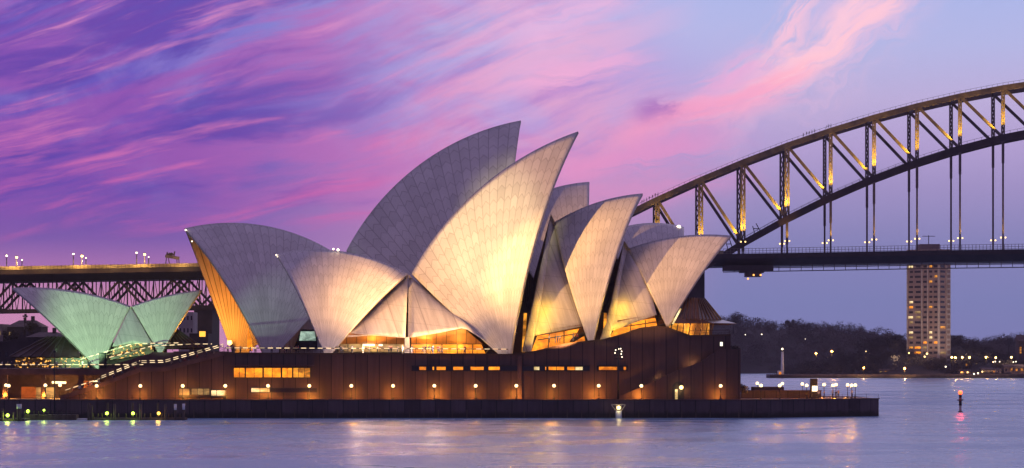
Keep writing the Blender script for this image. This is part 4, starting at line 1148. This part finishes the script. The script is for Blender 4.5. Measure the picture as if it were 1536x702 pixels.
for i, (x_, y_) in enumerate(((1490, 543), (1493, 542.5), (1499.5, 542.5), (1520, 543), (1524, 542.5))): fl_.append((x_, y_, 2003, 'globe_white', .5, f'small white lamp below the golden street row, {nth(i)} from the left', 0))
for i, (x_, y_, mt) in enumerate(((1442, 558.5, 'lamp_orange'), (1451.5, 558.5, 'lamp_gold'), (1461, 561, 'globe_white'), (1467, 560, 'globe_white'), (1473.5, 557.5, 'lamp_gold'))): fl_.append((x_, y_, 2002, mt, .7, f'quay light close to the water near the boathouse, {nth(i)} from the left', 0))
for a in fl_: far_lamp(*a[:5], a[5], a[6])

# ================================================================== LEFT BACKGROUND: the old town under the approach
m_ = MB(); G = []
for j in range(8):
    G.append([(-420 + 44 * i, 860 + j * 90, -1 if j == 0 else 5 + 2 * math.sin(i * .9 + j)) for i in range(10)])
m_.grid(G); tag(m_.build('headland', 'hill_earth'), kind='structure')
def block(px0, px1, py0, py1, Y, label, mat, roof='roof_tile', name='town_house', nwin=4, lit=.15, hip=True):
    a = wpt(px0, py1, Y); b = wpt(px1, py0, Y); h = b[2] - a[2]; ez = a[2] + h * (.68 if hip else 1.0)
    o = thing(name, ((a[0] + b[0]) / 2, Y, a[2]), label, 'building')
    m_ = MB(); m_.box(a[0], b[0], Y, Y + 16, a[2] - 4, ez); m_.build('wall', mat, o)
    if hip:
        m_ = MB(); i_ = min(6, (b[0] - a[0]) * .25); e = [(a[0] - .5, Y - .5, ez + .02), (b[0] + .5, Y - .5, ez + .02), (b[0] + .5, Y + 16.5, ez + .02), (a[0] - .5, Y + 16.5, ez + .02)]
        r0, r1 = (a[0] + i_, Y + 8, b[2]), (b[0] - i_, Y + 8, b[2])
        m_.face([e[0], e[1], r1, r0]); m_.face([e[1], e[2], r1]); m_.face([e[2], e[3], r0, r1]); m_.face([e[3], e[0], r0]); rf = m_.build('roof', roof, o)
        m_ = MB(); xx = a[0] + (b[0] - a[0]) * .62; m_.box(xx, xx + 1.3, Y + 6.2, Y + 7.4, ez + .5, b[2] + 1.6); m_.build('chimney', mat, rf)
    rows = max(1, int((ez - a[2]) / 4.2))
    for r_ in range(rows):
        for k in range(nwin):
            xa = a[0] + (k + .3) * (b[0] - a[0]) / nwin; zw = a[2] + (r_ + .35) * (ez - a[2]) / rows
            m_ = MB(); m_.box(xa, xa + (b[0] - a[0]) / nwin * .42, Y - .12, Y - .004, zw, zw + 1.7); m_.build('window', rnd.choice(['glow_amber', 'glow_dim', 'glow_pale']) if rnd.random() < lit else 'dark_glass', o)
    return o
block(11, 62, 480, 512, 1150, 'dark old house with a hipped roof behind the restaurant, under the bridge', 'pier_stone', nwin=6, lit=.1)
block(-20, 4, 486, 512, 1150, 'pale house cut by the left edge with a yellow lit window', 'render_wall', nwin=2, lit=.9, hip=False)
block(40, 96, 498, 522, 1100, 'long low dark terrace row behind the glazed restaurant roof', 'pier_stone', nwin=7, lit=.12)
block(268, 290, 468, 524, 1200, 'pale narrow office block between the restaurant and the dark bridge pier', 'pale_concrete', name='office_block', nwin=4, lit=.06, hip=False)
block(-40, 60, 512, 548, 1000, 'wide low dark quay building at the far left', 'pier_stone', nwin=9, lit=.25, hip=False)
block(284, 312, 500, 530, 1010, 'dark low building carrying a square yellow lit panel', 'pier_stone', name='quay_building', nwin=3, lit=0, hip=False)
m_ = MB(); a = wpt(299, 505, 1005); b = wpt(308, 497, 1005); m_.box(a[0], b[0], 1005, 1005.4, a[2], b[2]); tag(m_.build('lit_panel', 'sign_yellow'), 'square yellow lit panel in front of the dark pier beside the left-facing shell', 'sign')
tree(48, 479, 512, 1120, 26, 'round dark tree standing in front of the hipped old house', 21)
tree(37, 466, 500, 1130, 9, 'slim feathery palm-like tree above the old house roof', 22)
tree(18, 494, 520, 1090, 30, 'low bushy dark tree at the far left under the bridge', 23)

# ================================================================== LAMPS ON THE PROMENADE
def globe_post(h=3.0, r_=.35):
    o = thing('globe_lamp', (0, 0, 0), 'x', 'lamp post')
    m_ = MB(); m_.tube((0, 0, 0), (0, 0, .35), .16, .12, 8); m_.tube((0, 0, .35), (0, 0, h - r_ * .9), .075, .06, 8); m_.build('post', 'dark_metal', o)
    m_ = MB(); m_.tube((0, 0, h - r_ * 1.15), (0, 0, h - r_ * .8), .12, .2, 8); m_.build('collar', 'dark_metal', o)
    m_ = MB(); m_.ball((0, 0, h), r_, 14, 9); m_.build('globe', 'globe_lit', o)
    light('globe_light', 'POINT', (0, 0, h), 70, (1, .62, .22), o, r_ * 1.05)
    m_ = MB(); m_.box(-.22, .22, .35, .55, .12, .36); m_.build('uplight', 'dark_metal', o)
    light('uplight_lamp', 'POINT', (0, .75, .75), 1100, (1, .38, .045), o, .15)
    return o
wl_ = [(145, 579), (210.5, 579), (274, 579), (338, 579), (402, 579), (464, 579), (527, 579.5), (589.5, 579.5), (651.5, 579.5), (713.5, 579.7), (774.5, 579.8), (831, 580), (898, 580), (962, 580), (1081, 581)]
proto = None
for i, (x_, y_) in enumerate(wl_):
    t = 5.4 if x_ < 915 else 3.2
    q = P.at(x_, y_, t); h = q[2] - ZP
    if proto is None: proto = globe_post(h); o = proto
    else: o = copy_tree(proto)
    for ch in o.children:
        if ch.type == 'LIGHT' and ch.name.startswith('uplight'):
            ch.data = ch.data.copy(); ch.data.energy *= rnd.uniform(.55, 1.35); ch.location.x += rnd.uniform(-.5, .5)
    o.location = P.w((q[0], t, ZP + .01))
    tag(o, f'globe lamp post before the brown podium wall, {nth(i)} from the left', 'lamp post', 'globe lamps along the podium wall')
rl_ = [(1136, 575, 40), (1141.5, 581, 12), (1169.5, 581, 10), (1173.5, 575.5, 40), (1203.5, 576, 36), (1210, 580, 14), (1236, 577, 30), (1249.5, 580, 14), (1254, 577, 30), (1271.5, 577.5, 28), (1277.5, 580, 16), (1283, 578.5, 22)]
for i, (x_, y_, t) in enumerate(rl_):
    q = P.at(x_, y_, t)
    o = copy_tree(proto); o.location = P.w((q[0], t, q[2] - (P.at(145, 579, 5.4)[2] - ZP)))
    o.location.z = max(o.location.z, ZP + .01)
    tag(o, f'globe lamp post on the open point, {nth(i)} from the left', 'lamp post', 'globe lamps on the point')
for i, (x_, y_, t) in enumerate(((9, 574, 22), (13, 581, 9), (68, 574, 22), (90, 577, 24), (34, 537, 60))):
    if i == 4: continue
    q = P.at(x_, y_, t); o = copy_tree(proto); o.location = P.w((q[0], t, ZP + .01))
    tag(o, f'globe lamp post left of the grand stair, {nth(i)} from the left', 'lamp post', 'globe lamps by the undercroft')
# undercroft lights
for x_, y_ in ((84, 573), (92, 573), (97, 574)):
    light('undercroft_light', 'POINT', P.W(x_, y_ + 6, TW + 19), 350, (1, .55, .16), pod, .2)
m_ = MB(); m_.bar(P.W(78, 573.5, TW + 15.5), P.W(99, 574, TW + 15.5), .3, .45); m_.build('strip_lamp', 'globe_lit', pod)
m_ = MB(); m_.bar(P.W(139, 571.8, TW + 15.5), P.W(146, 571.8, TW + 15.5), .3, .25); m_.build('strip_lamp', 'globe_lit', pod)
for x_, y_ in ((20, 585), (60, 585), (125, 585)): light('undercroft_light', 'POINT', P.W(x_, y_, TW + 18), 260, (1, .42, .09), pod, .2)

# ---- low wall, pillar sign and hedge on the point
o = thing('garden_wall', P.w((P.S(1165, 26), 26, ZP)), 'low stone wall on the point glowing orange between globe lamps', 'wall')
m_ = MB(); m_.fbox(P, P.S(1112, 24), P.S(1232, 24), 24, 25, ZP + .01, P.Z(586.5, 24)); m_.build('wall', 'granite', o)
m_ = MB(); m_.fbox(P, P.S(1111.8, 24), P.S(1232.4, 24), 23.85, 25.15, P.Z(586.5, 24) + .003, P.Z(585.4, 24)); m_.build('coping', 'granite_plain', o)
m_ = MB(); m_.fbox(P, P.S(1131, 30), P.S(1176, 30), 30, 36, ZP + .01, P.Z(580.5, 30)); tag(m_.build('pavilion_block', 'granite_plain'), 'flat dark plinth behind the low orange wall on the point', 'plinth')
o = thing('sign_pillar', P.w((P.S(1221, 21), 21, ZP)), 'dark square pillar with a bright lit notice panel on the point', 'sign')
m_ = MB(); m_.fbox(P, P.S(1216, 21), P.S(1226.3, 21), 21, 22.3, ZP + .01, P.Z(568, 21)); m_.build('pillar', 'dark_metal', o)
m_ = MB(); m_.fbox(P, P.S(1218.2, 21), P.S(1226, 21), 20.9, 20.99, P.Z(587, 21), P.Z(579, 21)); pn = m_.build('panel', 'sign_lit', o)
m_ = MB()
for x0, y0, x1, y1 in ((1219.3, 580, 1221.2, 580.8), (1220.4, 581.5, 1221.2, 583.2), (1219.3, 584.2, 1221.4, 585), (1222.8, 580.3, 1224.8, 581), (1222.8, 581.8, 1223.6, 583.6), (1223, 584.4, 1225, 585.2)):
    a = P.at(x0, y1, 20.9); b = P.at(x1, y0, 20.9); m_.fbox(P, a[0], b[0], 20.86, 20.89, a[2], b[2])
m_.build('marking', 'dark_metal', pn)
def hedge(name, pts, per, size, label, seed, mat='foliage_dark'):
    V, Fc = leaf_mass([p[0] for p in pts], [p[1] for p in pts], per, size, seed)
    o = np_mesh(name, V, Fc, mat); return tag(o, label, 'hedge')
hedge('hedge', [((P.W(x_, 582 - h_, 14)), 1.2) for x_, h_ in ((1094, 0), (1098, 3), (1103, 3), (1108, 2), (1113, 0), (1117, -2), (1097, -1), (1105, -1))], 220, .13, 'rounded dark hedge at the foot of the podium end wall', 31)
hedge('shrub', [((P.W(x_, 522, TW + 2)), .8) for x_ in (1088, 1092, 1097, 1101, 1105)], 160, .12, 'row of low shrubs growing on top of the podium end wall', 32)

# ---- flood mast, navigation light, red beacon
o = thing('flood_mast', P.w((P.S(927, 1.5), 1.5, ZP)), 'tall thin dark mast with a cluster of small lights in front of the podium', 'light mast')
q = lambda x_, y_, t=1.5: P.W(x_, y_, t)
m_ = MB(); m_.tube(q(927.5, 601), q(927.5, 522), .22, .14, 10); m_.build('pole', 'dark_metal', o)
m_ = MB()
for y_ in (523, 528, 533, 538): m_.bar(q(921.5, y_), q(933.5, y_), .12, .2)
for x_ in (921.5, 933.5): m_.bar(q(x_, 522), q(x_, 540), .1, .12)
m_.build('frame', 'dark_metal', o)
m_ = MB()
for x_, y_ in ((923.5, 525), (922.5, 529.5), (928.5, 523.5), (932.5, 527), (931.8, 531), (933, 535.5), (931, 523)): m_.ball(q(x_, y_, 1.2), .13, 8, 5)
m_.build('lamp', 'globe_white', o)
o = thing('navigation_light', P.w((P.S(928, -2.5), -2.5, 0)), 'white pile with a caged bright lamp standing in the water against the seawall', 'navigation light')
m_ = MB(); m_.tube(P.W(928, 634, -2.5), P.W(928, 616, -2.5), .62, .62, 12); m_.build('pile', 'white_paint', o)
m_ = MB()
for x0, y0, x1, y1 in ((923, 615, 917, 607), (933, 615, 938, 607), (917, 607, 938, 607), (924.5, 616, 924.5, 606.5), (931.5, 616, 931.5, 606.5)): m_.bar(P.W(x0, y0, -2.5), P.W(x1, y1, -2.5), .12, .12)
m_.build('bracket', 'pale_concrete', o)
m_ = MB(); m_.ball(P.W(928, 611.5, -2.6), .42, 12, 8); m_.build('lamp', 'lamp_gold', o)
light('nav_lamp', 'POINT', P.W(928, 611.5, -3.4), 50, (1, .82, .35), o, .2)
Yb = CH * F / (618 - HY)
x_ = wpt(1440.5, 0, Yb)[0]; zy = lambda y_: wpt(0, y_, Yb)[2]
o = thing('harbour_beacon', (x_, Yb, 0), 'small post beacon with a glowing red lamp alone in the open water', 'beacon')
m_ = MB(); m_.tube((x_, Yb, -2), (x_, Yb, zy(606)), .3, .28, 10); m_.build('pile', 'pale_concrete', o)
m_ = MB(); m_.tube((x_, Yb, zy(608)), (x_, Yb, zy(597)), .36, .3, 10); m_.bar((x_ - .75, Yb, zy(600)), (x_ + .7, Yb, zy(599.5)), .14, .2); m_.tube((x_, Yb, zy(601)), (x_, Yb, zy(600.4)), .6, .6, 10); m_.build('cage', 'dark_metal', o)
m_ = MB(); m_.tube((x_, Yb, zy(617.8)), (x_, Yb, zy(616.6)), .55, .5, 10); m_.build('collar', 'timber', o)
m_ = MB(); m_.ball((x_, Yb, zy(589)), .5, 12, 8); m_.build('lamp', 'lamp_red', o)
m_ = MB(); m_.tube((x_, Yb, zy(597)), (x_, Yb, zy(591.5)), .3, .34, 10); m_.build('lamp_base', 'dark_metal', o)
light('beacon_light', 'POINT', (x_, Yb - .2, zy(586)), 900, (1, .07, .09), o, .5)

# ---- jetties
J = Frame(-70, 585, 1.5)
zj = J.Z(627, 0)
o = thing('pontoon_jetty', J.w((J.S(204, 0), 0, 0)), 'floating pontoon jetty with tall piles moored in front of the seawall', 'jetty')
m_ = MB(); m_.fbox(J, J.S(131, 0), J.S(278, 0), 0, 5, -.3, zj); m_.build('deck', 'timber', o)
for x_, y_, mt in ((133, 605, 'timber'), (137.5, 608, 'timber'), (161.5, 604, 'timber'), (172, 606, 'timber'), (199, 604, 'timber'), (211, 606, 'timber'), (237, 604, 'timber'), (248.5, 606, 'timber'), (263, 606, 'white_paint'), (275.5, 605.5, 'white_paint')):
    tt = 4.6 if x_ in (161.5, 199, 237) else -.4
    m_ = MB(); m_.tube(J.W(x_, 636, tt), J.W(x_, y_ + (9 if mt == 'white_paint' else 0), tt), .24, .22, 8); pl = m_.build('pile', 'timber', o)
    if mt == 'white_paint': m_ = MB(); m_.tube(J.W(x_, y_ + 9, tt), J.W(x_, y_, tt), .27, .27, 8); m_.build('cap', 'white_paint', pl)
m_ = MB()
for x_ in (140, 147, 153, 167, 178, 189, 205, 217, 226, 243, 253, 258, 270):
    m_.tube(J.W(x_, 627, 1), J.W(x_, 620, 1), .1, .1, 6)
m_.build('bollard', 'timber', o)
for i, (x_, mt, cl_) in enumerate(((160.5, 'lamp_green', (.7, 1, .1)), (199.5, 'lamp_green', (.7, 1, .1)), (238, 'lamp_amber', (1, .55, .08)))):
    a = J.at(x_, 620, .6)
    l_ = thing('jetty_lamp', J.w((a[0], .6, zj)), f'{"amber" if i == 2 else "yellow-green"} lamp on the pontoon jetty, {nth(i)} from its left end', 'lamp', 'lamps on the pontoon jetty')
    m_ = MB(); m_.tube(J.w((a[0], .6, zj)), J.w((a[0], .6, a[2] - .25)), .08, .07, 8); m_.build('post', 'dark_metal', l_)
    m_ = MB(); m_.ball(J.w((a[0], .6, a[2])), .34, 12, 8); m_.build('lamp', mt, l_)
    light('lamp_light', 'POINT', J.w((a[0], 0.0, a[2])), 130, cl_, l_, .35)
J2 = Frame(-90, 575, 1.0)
o = thing('landing_stage', J2.w((J2.S(20, 0), 0, 0)), 'dark landing stage at the far left with a long gangway deck', 'jetty')
m_ = MB(); m_.fbox(J2, J2.S(-60, 0), J2.S(36, 0), 0, 8, -.3, J2.Z(628, 0)); m_.build('deck', 'timber', o)
m_ = MB(); m_.fbox(J2, J2.S(36, 10), J2.S(114, 10), 10, 14, J2.Z(627, 10) - .6, J2.Z(622, 10)); m_.build('gangway', 'timber', o)
m_ = MB()
for x_ in range(30, 114, 7): m_.tube(J2.W(x_, 623, 10), J2.W(x_, 616, 10), .06, .06, 6)
m_.bar(J2.W(30, 616, 10), J2.W(114, 617, 10), .08, .08); m_.build('railing', 'dark_metal', o)
for x_, y_ in ((4, 612), (27, 606), (30.5, 606), (21, 618)):
    m_ = MB(); m_.tube(J2.W(x_, 638, -.4), J2.W(x_, y_, -.4), .24, .22, 8); pl = m_.build('pile', 'timber', o)
    if y_ == 606: m_ = MB(); m_.tube(J2.W(x_, y_ + 7, -.4), J2.W(x_, y_, -.4), .27, .27, 8); m_.build('cap', 'white_paint', pl)
m_ = MB(); m_.fbox(J2, J2.S(114, 12), J2.S(131, 12), 11, 14, -.2, J2.Z(627.5, 12)); tag(m_.build('float', 'white_paint', o))
for i, (x_, y_, tt) in enumerate(((11.5, 623, -.2), (42, 617, 10.6), (66, 615.5, 10.6))):
    a = J2.at(x_, y_, tt); z0_ = J2.Z(628, 0) if i == 0 else J2.Z(622, 10)
    l_ = thing('jetty_lamp', J2.w((a[0], tt, z0_)), f'yellow-green lamp on the dark landing stage, {nth(i)} from the left edge', 'lamp', 'lamps on the landing stage')
    m_ = MB(); m_.tube(J2.w((a[0], tt, z0_)), J2.w((a[0], tt, a[2] - .2)), .08, .07, 8); m_.build('post', 'dark_metal', l_)
    m_ = MB(); m_.ball(J2.w((a[0], tt, a[2])), .36 if i < 2 else .24, 12, 8); m_.build('lamp', 'lamp_green', l_)
    light('lamp_light', 'POINT', J2.w((a[0], tt - .6, a[2])), 130, (.7, 1, .1), l_, .35)
m_ = MB(); m_.tube(P.W(82, 632, -3), P.W(82, 530, -3), .2, .09, 8); tag(m_.build('flood_mast', 'dark_metal'), 'tall thin dark mast rising from the water left of the grand stair', 'mast')
o = thing('loudspeaker_stack', P.w((P.S(153, TW + 21), TW + 21, zt_)), 'black upright loudspeaker cabinet on the terrace below the green restaurant roof', 'loudspeaker')
m_ = MB(); m_.fbox(P, P.S(149, TW + 20), P.S(159.5, TW + 20), TW + 19.5, TW + 20.5, zt_, P.Z(529, TW + 20)); m_.build('cabinet', 'cloth_black', o)
m_ = MB(); m_.fbox(P, P.S(150, TW + 20), P.S(158.5, TW + 20), TW + 19.3, TW + 19.49, zt_ + .4, P.Z(530.5, TW + 20)); m_.build('grille', 'dark_metal', o)

# ================================================================== PEOPLE
def person_mesh(pose, mats):
    sk = {'pel': (0, 0, .93, .125), 'sp': (0, 0, 1.16, .12), 'ch': (0, 0, 1.36, .135), 'nk': (0, 0, 1.49, .055), 'hd': (0, .0, 1.60, .095), 'ht': (0, 0, 1.71, .085)}
    for sg, k in ((-1, 'l'), (1, 'r')):
        st = pose.get('stride', 0) * sg; arm = pose.get('arm', 0)
        sk['sh' + k] = (sg * .18, 0, 1.40, .07)
        sk['el' + k] = (sg * .25, -.05 - .12 * arm + st * .3, 1.14 + .06 * arm, .05)
        sk['ha' + k] = (sg * (.26 - .06 * arm), -.08 - .36 * arm + st * .55, .90 + .22 * arm, .042)
        sk['hp' + k] = (sg * .09, 0, .87, .10)
        sk['kn' + k] = (sg * .10, -.03 - st * .35, .49, .07)
        sk['an' + k] = (sg * .10, .02 - st * .6, .09, .048)
        sk['to' + k] = (sg * .12, -.14 - st * .6, .035, .04)
    names = list(sk); ix = {k: i for i, k in enumerate(names)}
    ed = [('pel', 'sp'), ('sp', 'ch'), ('ch', 'nk'), ('nk', 'hd'), ('hd', 'ht')]
    for k in 'lr': ed += [('ch', 'sh' + k), ('sh' + k, 'el' + k), ('el' + k, 'ha' + k), ('pel', 'hp' + k), ('hp' + k, 'kn' + k), ('kn' + k, 'an' + k), ('an' + k, 'to' + k)]
    me = bpy.data.meshes.new('skel'); me.from_pydata([sk[k][:3] for k in names], [(ix[a], ix[b]) for a, b in ed], [])
    ob = bpy.data.objects.new('skel', me); COL.objects.link(ob)
    ob.modifiers.new('skin', 'SKIN'); sub = ob.modifiers.new('sub', 'SUBSURF'); sub.levels = 1
    for i, k in enumerate(names):
        me.skin_vertices[0].data[i].radius = (sk[k][3], sk[k][3] * (.8 if k in ('ch', 'sp', 'pel') else 1))
        me.skin_vertices[0].data[i].use_root = (k == 'pel')
    dg = bpy.context.evaluated_depsgraph_get(); dg.update()
    out = bpy.data.meshes.new_from_object(ob.evaluated_get(dg))
    bpy.data.objects.remove(ob); bpy.data.meshes.remove(me)
    out.materials.clear()
    for m in mats + ['skin', 'hair']: out.materials.append(M[m])
    for p in out.polygons:
        c_ = p.center; p.use_smooth = True
        p.material_index = 3 if (c_.z > 1.63 or (c_.z > 1.55 and c_.y > .03)) else 2 if c_.z > 1.46 or (abs(c_.x) > .2 and c_.z < .93 and c_.z > .8) else 1 if c_.z < .95 else 0
    return out
POSES = [({}, 'standing'), ({'arm': 1}, 'leaning'), ({'stride': .45}, 'walking')]
TOPS = [('cloth_black', 'black'), ('cloth_navy', 'navy'), ('cloth_white', 'white'), ('cloth_red', 'red'), ('cloth_grey', 'grey'), ('cloth_tan', 'tan')]
PM = {}
def person(loc, label_tail, group, face=None, kind=None):
    pi_ = rnd.randrange(3) if kind is None else kind; ti = rnd.randrange(6); key = (pi_, ti)
    if key not in PM:
        PM[key] = person_mesh(POSES[pi_][0], [TOPS[ti][0], rnd.choice(['cloth_black', 'cloth_navy', 'cloth_grey'])]); PM[key].name = 'person'
    o = bpy.data.objects.new('person', PM[key]); COL.objects.link(o); o.location = loc
    o.rotation_euler = (0, 0, rnd.uniform(0, 6.28) if face is None else face + rnd.uniform(-.5, .5)); s_ = rnd.uniform(.93, 1.06); o.scale = (s_, s_, s_)
    tag(o, f'{POSES[pi_][1]} person in {TOPS[ti][1]}, {label_tail}', 'person', group)
def crowd(spots, fr, place, group, order='from the left', face=None, kind=None):
    for i, (px, s_z, t) in enumerate(spots):
        person(fr.w((fr.S(px, t), t, s_z)), f'{nth(i)} {order} {place}', group, face, kind)
xs = sorted(rnd.uniform(500, 606) for _ in range(16))
crowd([(x_, ZT - .1, rnd.uniform(TW + 1.2, TW + 5)) for x_ in xs], P, 'at the terrace bar', 'people at the terrace bar')
xs = sorted(rnd.uniform(618, 700) for _ in range(14))
crowd([(x_, ZT - .1, rnd.uniform(TW + 1.2, TW + 6)) for x_ in xs], P, 'before the yellow gallery', 'people before the yellow gallery')
xs = sorted(rnd.uniform(340, 480) for _ in range(13))
crowd([(x_, ZT - .1, rnd.uniform(TW + 1.2, TW + 8)) for x_ in xs], P, 'behind the podium balustrade', 'people behind the podium balustrade')
for nme, x0, x1, pr, t0, t1, cnt, plc in (('lower grand stair', 105, 205, prof, TW + 2, TW + 10, 9, 'on the lower grand stair'), ('upper grand stair', 250, 330, prof, TW + 2, TW + 11, 10, 'on the upper grand stair')):
    xs = sorted(rnd.uniform(x0, x1) for _ in range(cnt)); spots = []
    for x_ in xs:
        t = rnd.uniform(t0, t1); sx = P.S(x_, t)
        pz = [P.at(a, b, TW)[::2] for a, b in prof]; spots.append((x_, float(np.interp(sx, [p[0] for p in pz], [p[1] for p in pz])) + .02, t))
    crowd(spots, P, plc, 'people on the ' + nme)
xs = sorted(rnd.uniform(2, 140) for _ in range(16))
crowd([(x_, zt_, rnd.uniform(TW + 15, TW + 19)) for x_ in xs], P, 'on the restaurant terrace', 'people on the restaurant terrace')
xs = sorted([824, 833, 836.5, 840, 860, 866])
crowd([(x_, P.Z(514, TW + 2) + (.3 if x_ > 850 else 0), TW + 6) for x_ in xs], P, 'in the right gallery window', 'people in the gallery window', kind=0)
xs = sorted([1228, 1236.5, 1249, 1254, 1257.5, 1278])
crowd([(x_, ZP + .01, rnd.uniform(19, 24)) for x_ in xs], P, 'on the lamp-lit point', 'people on the point')
for px_list, plc in (([963, 966, 970, 974, 979, 983, 987], 'low on the bridge arch'), ([1205, 1210, 1214, 1218, 1222], 'high on the bridge arch'), ([1240, 1243, 1246.5], 'at the arch lookout')):
    spots = []
    for x_ in px_list:
        s_ = B.S(x_, 0); z_ = float(np.interp(s_, [u_[0] for u_ in UP], [u_[2] for u_ in UP])) + 1.35; spots.append((x_, z_, rnd.uniform(-.3, .3)))
    crowd(spots, B, plc, 'climbers on the bridge arch', kind=2)

# ================================================================== FLOODLIGHTS OF THE BUILDING
def flood(name, loc, target, watt, col, cone, blend, label, radius=.25):
    o = thing('floodlight', loc, label, 'floodlight'); l_ = Vector(loc); d_ = (Vector(target) - l_).normalized()
    m_ = MB(); m_.bar(l_ - d_ * .45, l_ - d_ * .08, .5, .4); m_.build('housing', 'dark_metal', o)
    m_ = MB(); m_.bar(l_ - Vector((0, 0, .9)) - d_ * .3, l_ - d_ * .3, .1, .1); m_.build('bracket', 'dark_metal', o)
    light('flood_beam', 'SPOT', l_, watt, col, o, radius, target, cone, blend)
MX, MT = P.S(82, -3), -3.0
def mast(dz, dx=0.0): return P.w((MX + dx, MT + .3, P.Z(530, -3) - dz))
OUT = (-150.0, 492.0, 14.0)                          # unseen mast added left of the view to carry shell floodlights
m_ = MB(); m_.tube((OUT[0] - .7, OUT[1] - .7, -3), (OUT[0] - .7, OUT[1] - .7, 15), .3, .15, 8)
tag(m_.build('added_mast', 'dark_metal'), 'added unseen lighting mast outside the left edge', 'light mast')
FM = P.w((P.S(927, 1.5), 1.1, P.Z(519, 1.5)))        # head of the mast in front of the podium
flood('a', FM, N.W(520, 432, -10), 640000, (1, .52, .20), 27, .8, 'floodlight on the head of the podium mast, aimed at the left-facing lit shell')
flood('e', OUT, N.W(706, 345, -6), 2100000, (1, .53, .17), 13.4, .5, 'large floodlight on the added mast aimed at the tallest lit shell')
flood('c', (OUT[0], OUT[1], OUT[2] - 1.3), N.W(912, 395, -8), 3100000, (1, .52, .17), 8.0, .7, 'floodlight on the added mast aimed at the third lit shell')
D2 = (-75.0, 330.0, 14.0)  # another unseen mast, added in open water for more frontal light
m_ = MB(); m_.tube((D2[0], D2[1] - .9, -3), (D2[0], D2[1] - .9, 15), .3, .15, 8)
tag(m_.build('added_near_mast', 'dark_metal'), 'second added unseen lighting mast nearer the viewer outside the left edge', 'light mast')
flood('b', (D2[0], D2[1], D2[2] - 1.3), N.W(726, 345, -8), 4000000, (1, .84, .40), 6.0, 1.0, 'lower floodlight on the second added mast, aimed at the tallest lit shell')
flood('d', D2, N.W(1030, 425, -8), 2300000, (1, .50, .18), 4.6, .5, 'floodlight on the second added mast aimed at the last lit shell')
flood('f', mast(3.2), FH.W(435, 450, -12), 60000, (.62, 1, .66), 13, 1.0, 'fourth floodlight down the left mast, aimed at the big blue-grey left shell')
flood('g', mast(-.4), RH.W(172, 478, -6), 260000, (.52, 1, .46), 27, .8, 'uppermost green floodlight on the left mast, aimed at the restaurant roof')
for x_, y_, pw_ in ((545, 522, 4200), (605, 522, 4200), (655, 520, 1800), (838, 500, 1500), (948, 480, 1300)):  # added fill lights that brighten the side shells, no lamp bodies
    light('terrace_uplight', 'POINT', N.W(x_, y_, -32), pw_, (1, .62, .42), near, .4)
for x_, e_ in ((-40, 56000), (14, 60000), (60, 52000)):  # added unseen fill lights that brighten the tower block
    light('tower_fill', 'SPOT', (c0.x + x_, c0.y - 45, 9), e_, (1, .74, .52), None, .5, (c0.x + x_ * .1, c0.y, 45), 75, .6)
m_ = MB(); m_.ball(FH.W(344.5, 514, 16), .6, 12, 8); m_.build('foot_lamp', 'lamp_foot', far)
light('mouth_light', 'POINT', FH.W(344, 509, 13), 7500, (1, .40, .05), far, .4)
light('mouth_light', 'SPOT', FH.W(336, 522, 8), 11000, (1, .31, .03), far, .4, FH.W(318, 430, 14), 75, 1.0)
for x_, y_, t_, pw_ in ((808, 492, -19, 1100), (814, 455, -16, 800), (924, 490, -16.5, 800), (930, 455, -14, 650)): light('slot_light', 'POINT', N.W(x_, y_, t_), pw_, (1, .55, .03), near, .3)
for x_, y_ in ((640, 519), (690, 519), (560, 519)): light('gallery_light', 'POINT', N.W(x_, y_, -18), 900, (1, .52, .08), near, .3)
for x_, y_ in ((950, 590), (990, 572), (1040, 550)): light('ramp_light', 'POINT', P.W(x_, y_ - 2, TW - 1.2), 170, (1, .55, .22), pod, .2)
light('foyer_light', 'POINT', N.W(1040, 490, -12), 900, (1, .55, .15), near, .3)
light('terrace_light', 'POINT', FH.W(358, 520, -6), 1200, (1, .6, .1), far, .4)
# ================================================================== EVENING AIR
m_ = MB(); m_.box(-1600, 1600, -60, 3500, -2, 160)
hz = tag(m_.build('haze', 'pier_stone'), kind='stuff')
hm = bpy.data.materials.new('haze'); hm.use_nodes = True; hm.node_tree.nodes.clear()
hv = hm.node_tree.nodes.new('ShaderNodeVolumePrincipled'); hv.inputs['Density'].default_value = .00005; hv.inputs['Color'].default_value = (.86, .84, .92, 1)
ho = hm.node_tree.nodes.new('ShaderNodeOutputMaterial'); hm.node_tree.links.new(hv.outputs[0], ho.inputs['Volume'])
hz.data.materials[0] = hm
